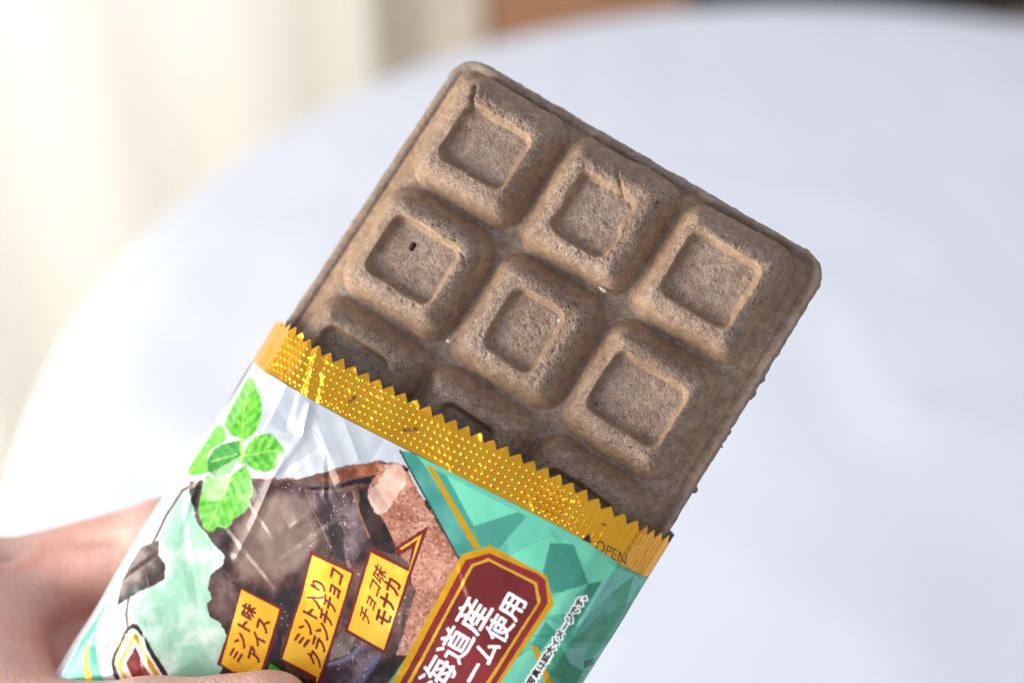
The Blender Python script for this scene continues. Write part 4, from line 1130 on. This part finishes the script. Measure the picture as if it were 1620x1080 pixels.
def make_hand():
    h = 1.35
    x, y, z = np.arange(-215, 22, h), np.arange(-432, -52, h), np.arange(-66, 36, h)
    f = np.full((len(x), len(y), len(z)), 60.0, np.float32)
    def cap(a, b):
        (pa, ra), (pb, rb) = a, b
        pa, pb = np.array(pa, float), np.array(pb, float)
        lo = np.minimum(pa, pb) - max(ra, rb) - 14
        hi = np.maximum(pa, pb) + max(ra, rb) + 14
        sl = tuple(slice(max(int((l - g[0]) / h), 0), max(min(int((u - g[0]) / h) + 2, len(g)), 0)) for l, u, g in zip(lo, hi, (x, y, z)))
        X, Y, Z = np.meshgrid(x[sl[0]], y[sl[1]], z[sl[2]], indexing='ij')
        v = pb - pa
        t = np.clip(((X - pa[0]) * v[0] + (Y - pa[1]) * v[1] + (Z - pa[2]) * v[2]) / (v @ v), 0, 1)
        d = np.sqrt((X - pa[0] - t * v[0]) ** 2 + (Y - pa[1] - t * v[1]) ** 2 + (Z - pa[2] - t * v[2]) ** 2) - (ra + t * (rb - ra))
        return sl, d
    def smin(a, b, k):
        hh = np.clip(0.5 + 0.5 * (b - a) / k, 0, 1)
        return b * (1 - hh) + a * hh - k * hh * (1 - hh)
    def chain(js, k):
        g = np.full_like(f, 60.0)
        for a, b in zip(js[:-1], js[1:]):
            sl, d = cap(a, b)
            g[sl] = smin(g[sl], d, k)
        return g
    palm = np.full_like(f, 60.0)
    for a, b in zip(PALM[0::2], PALM[1::2]):
        sl, d = cap(a, b); palm[sl] = smin(palm[sl], d, 8)
    for a, b in zip(ARM[:-1], ARM[1:]):
        sl, d = cap(a, b); palm[sl] = smin(palm[sl], d, 12)
    fingers = np.full_like(f, 60.0)
    for nm in ('index', 'middle', 'ring', 'little'):
        js = J[nm]
        # a small bulge at each joint and a softer pad between
        fingers = smin(fingers, chain(js, 3), 1.6)
    f = smin(palm, fingers, 7)
    th = chain(J['thumb'], 5)
    f = smin(f, th, 11)
    # the pad at the root of the index finger, seen through the gap
    sl, d = cap(((-69.0, -115.0, -20.5), 5.6), ((-57.0, -103.5, -22.0), 4.6))
    f[sl] = smin(f[sl], d, 2.0)
    # the web between thumb and index
    sl, d = cap(((-77, -124.5, -18.5), 9.6), ((-54, -133, -3), 9.8))
    f[sl] = smin(f[sl], d, 8)
    V, Q = surface_nets(f, x, y, z)
    # relax
    e = np.concatenate([Q[:, [0, 1]], Q[:, [1, 2]], Q[:, [2, 3]], Q[:, [3, 0]]])
    for it in range(14):
        s, n = np.zeros_like(V), np.zeros(len(V))
        for a, b in ((0, 1), (1, 0)):
            for ax in range(3): s[:, ax] += np.bincount(e[:, a], V[e[:, b], ax], len(V))
            n += np.bincount(e[:, a], minlength=len(V))
        V = V + 0.5 * (s / n[:, None] - V)
    # skin folds near the web and at the joints
    def fold(pts, w, dep):
        nonlocal V
        d = np.full(len(V), 1e9)
        for a, b in zip(pts[:-1], pts[1:]):
            a, b = np.array(a, float), np.array(b, float)
            v = b - a
            t = np.clip(((V - a) @ v) / (v @ v), 0, 1)
            d = np.minimum(d, np.linalg.norm(V - a - t[:, None] * v, axis=1))
        nrm = vert_normals(V, Q)
        V = V - nrm * (dep * np.exp(-(d / w) ** 2))[:, None]
    def vert_normals(V, Q):
        n = np.cross(V[Q[:, 2]] - V[Q[:, 0]], V[Q[:, 3]] - V[Q[:, 1]])
        r = np.zeros_like(V)
        for k in range(4):
            for ax in range(3): r[:, ax] += np.bincount(Q[:, k], n[:, ax], len(V))
        return r / (np.linalg.norm(r, axis=1, keepdims=True) + 1e-12)
    fold([(-75, -114, -15), (-71, -108, -17), (-63, -102, -18), (-56, -97, -19)], 1.1, 1.4)
    fold([(-76, -118, -16), (-70, -122, -10)], 1.2, 0.7)
    fold([(-24, -106, 20), (-19, -120, 20)], 0.9, 0.35)
    o = mesh_obj('skin', (V - HO) * MM, Q, SKIN, hand)
    # finger and thumb nails
    def nail(p0, p1, up, r, name='nail'):
        p0, p1, up = (np.array(q, float) for q in (p0, p1, up))
        ax = (p1 - p0) / np.linalg.norm(p1 - p0)
        up = up - ax * (up @ ax); up /= np.linalg.norm(up)
        sd = np.cross(ax, up)
        nu, nvv = 9, 9
        a = np.linspace(-0.85, 0.85, nu)
        b = np.linspace(-1, 1, nvv)
        A_, B_ = np.meshgrid(a, b)
        A2 = A_ * (1 - 0.25 * np.clip(B_, 0, 1) ** 3)
        cen = p1 - ax * 1.5
        P = cen + ax * (B_[..., None] * r * 0.85) + sd * (np.sin(A2)[..., None] * r * 0.95) + up * ((np.cos(A2) * r * 0.95 + 0.35 - 0.10 * r * B_ ** 2)[..., None])
        oo = mesh_obj(name, (P.reshape(-1, 3) - HO) * MM, grid_faces(nvv, nu), NAIL, hand)
        sm = oo.modifiers.new('thickness', 'SOLIDIFY'); sm.thickness = 0.0005
    nail(J['thumb'][3][0], J['thumb'][4][0], (0.3, -0.3, 1), 7.6)
    for nm in ('index', 'middle', 'ring', 'little'):
        nail(J[nm][2][0], J[nm][3][0], (-0.2, 0.1, -1), J[nm][3][1])
make_hand()
bpy.context.view_layer.update()
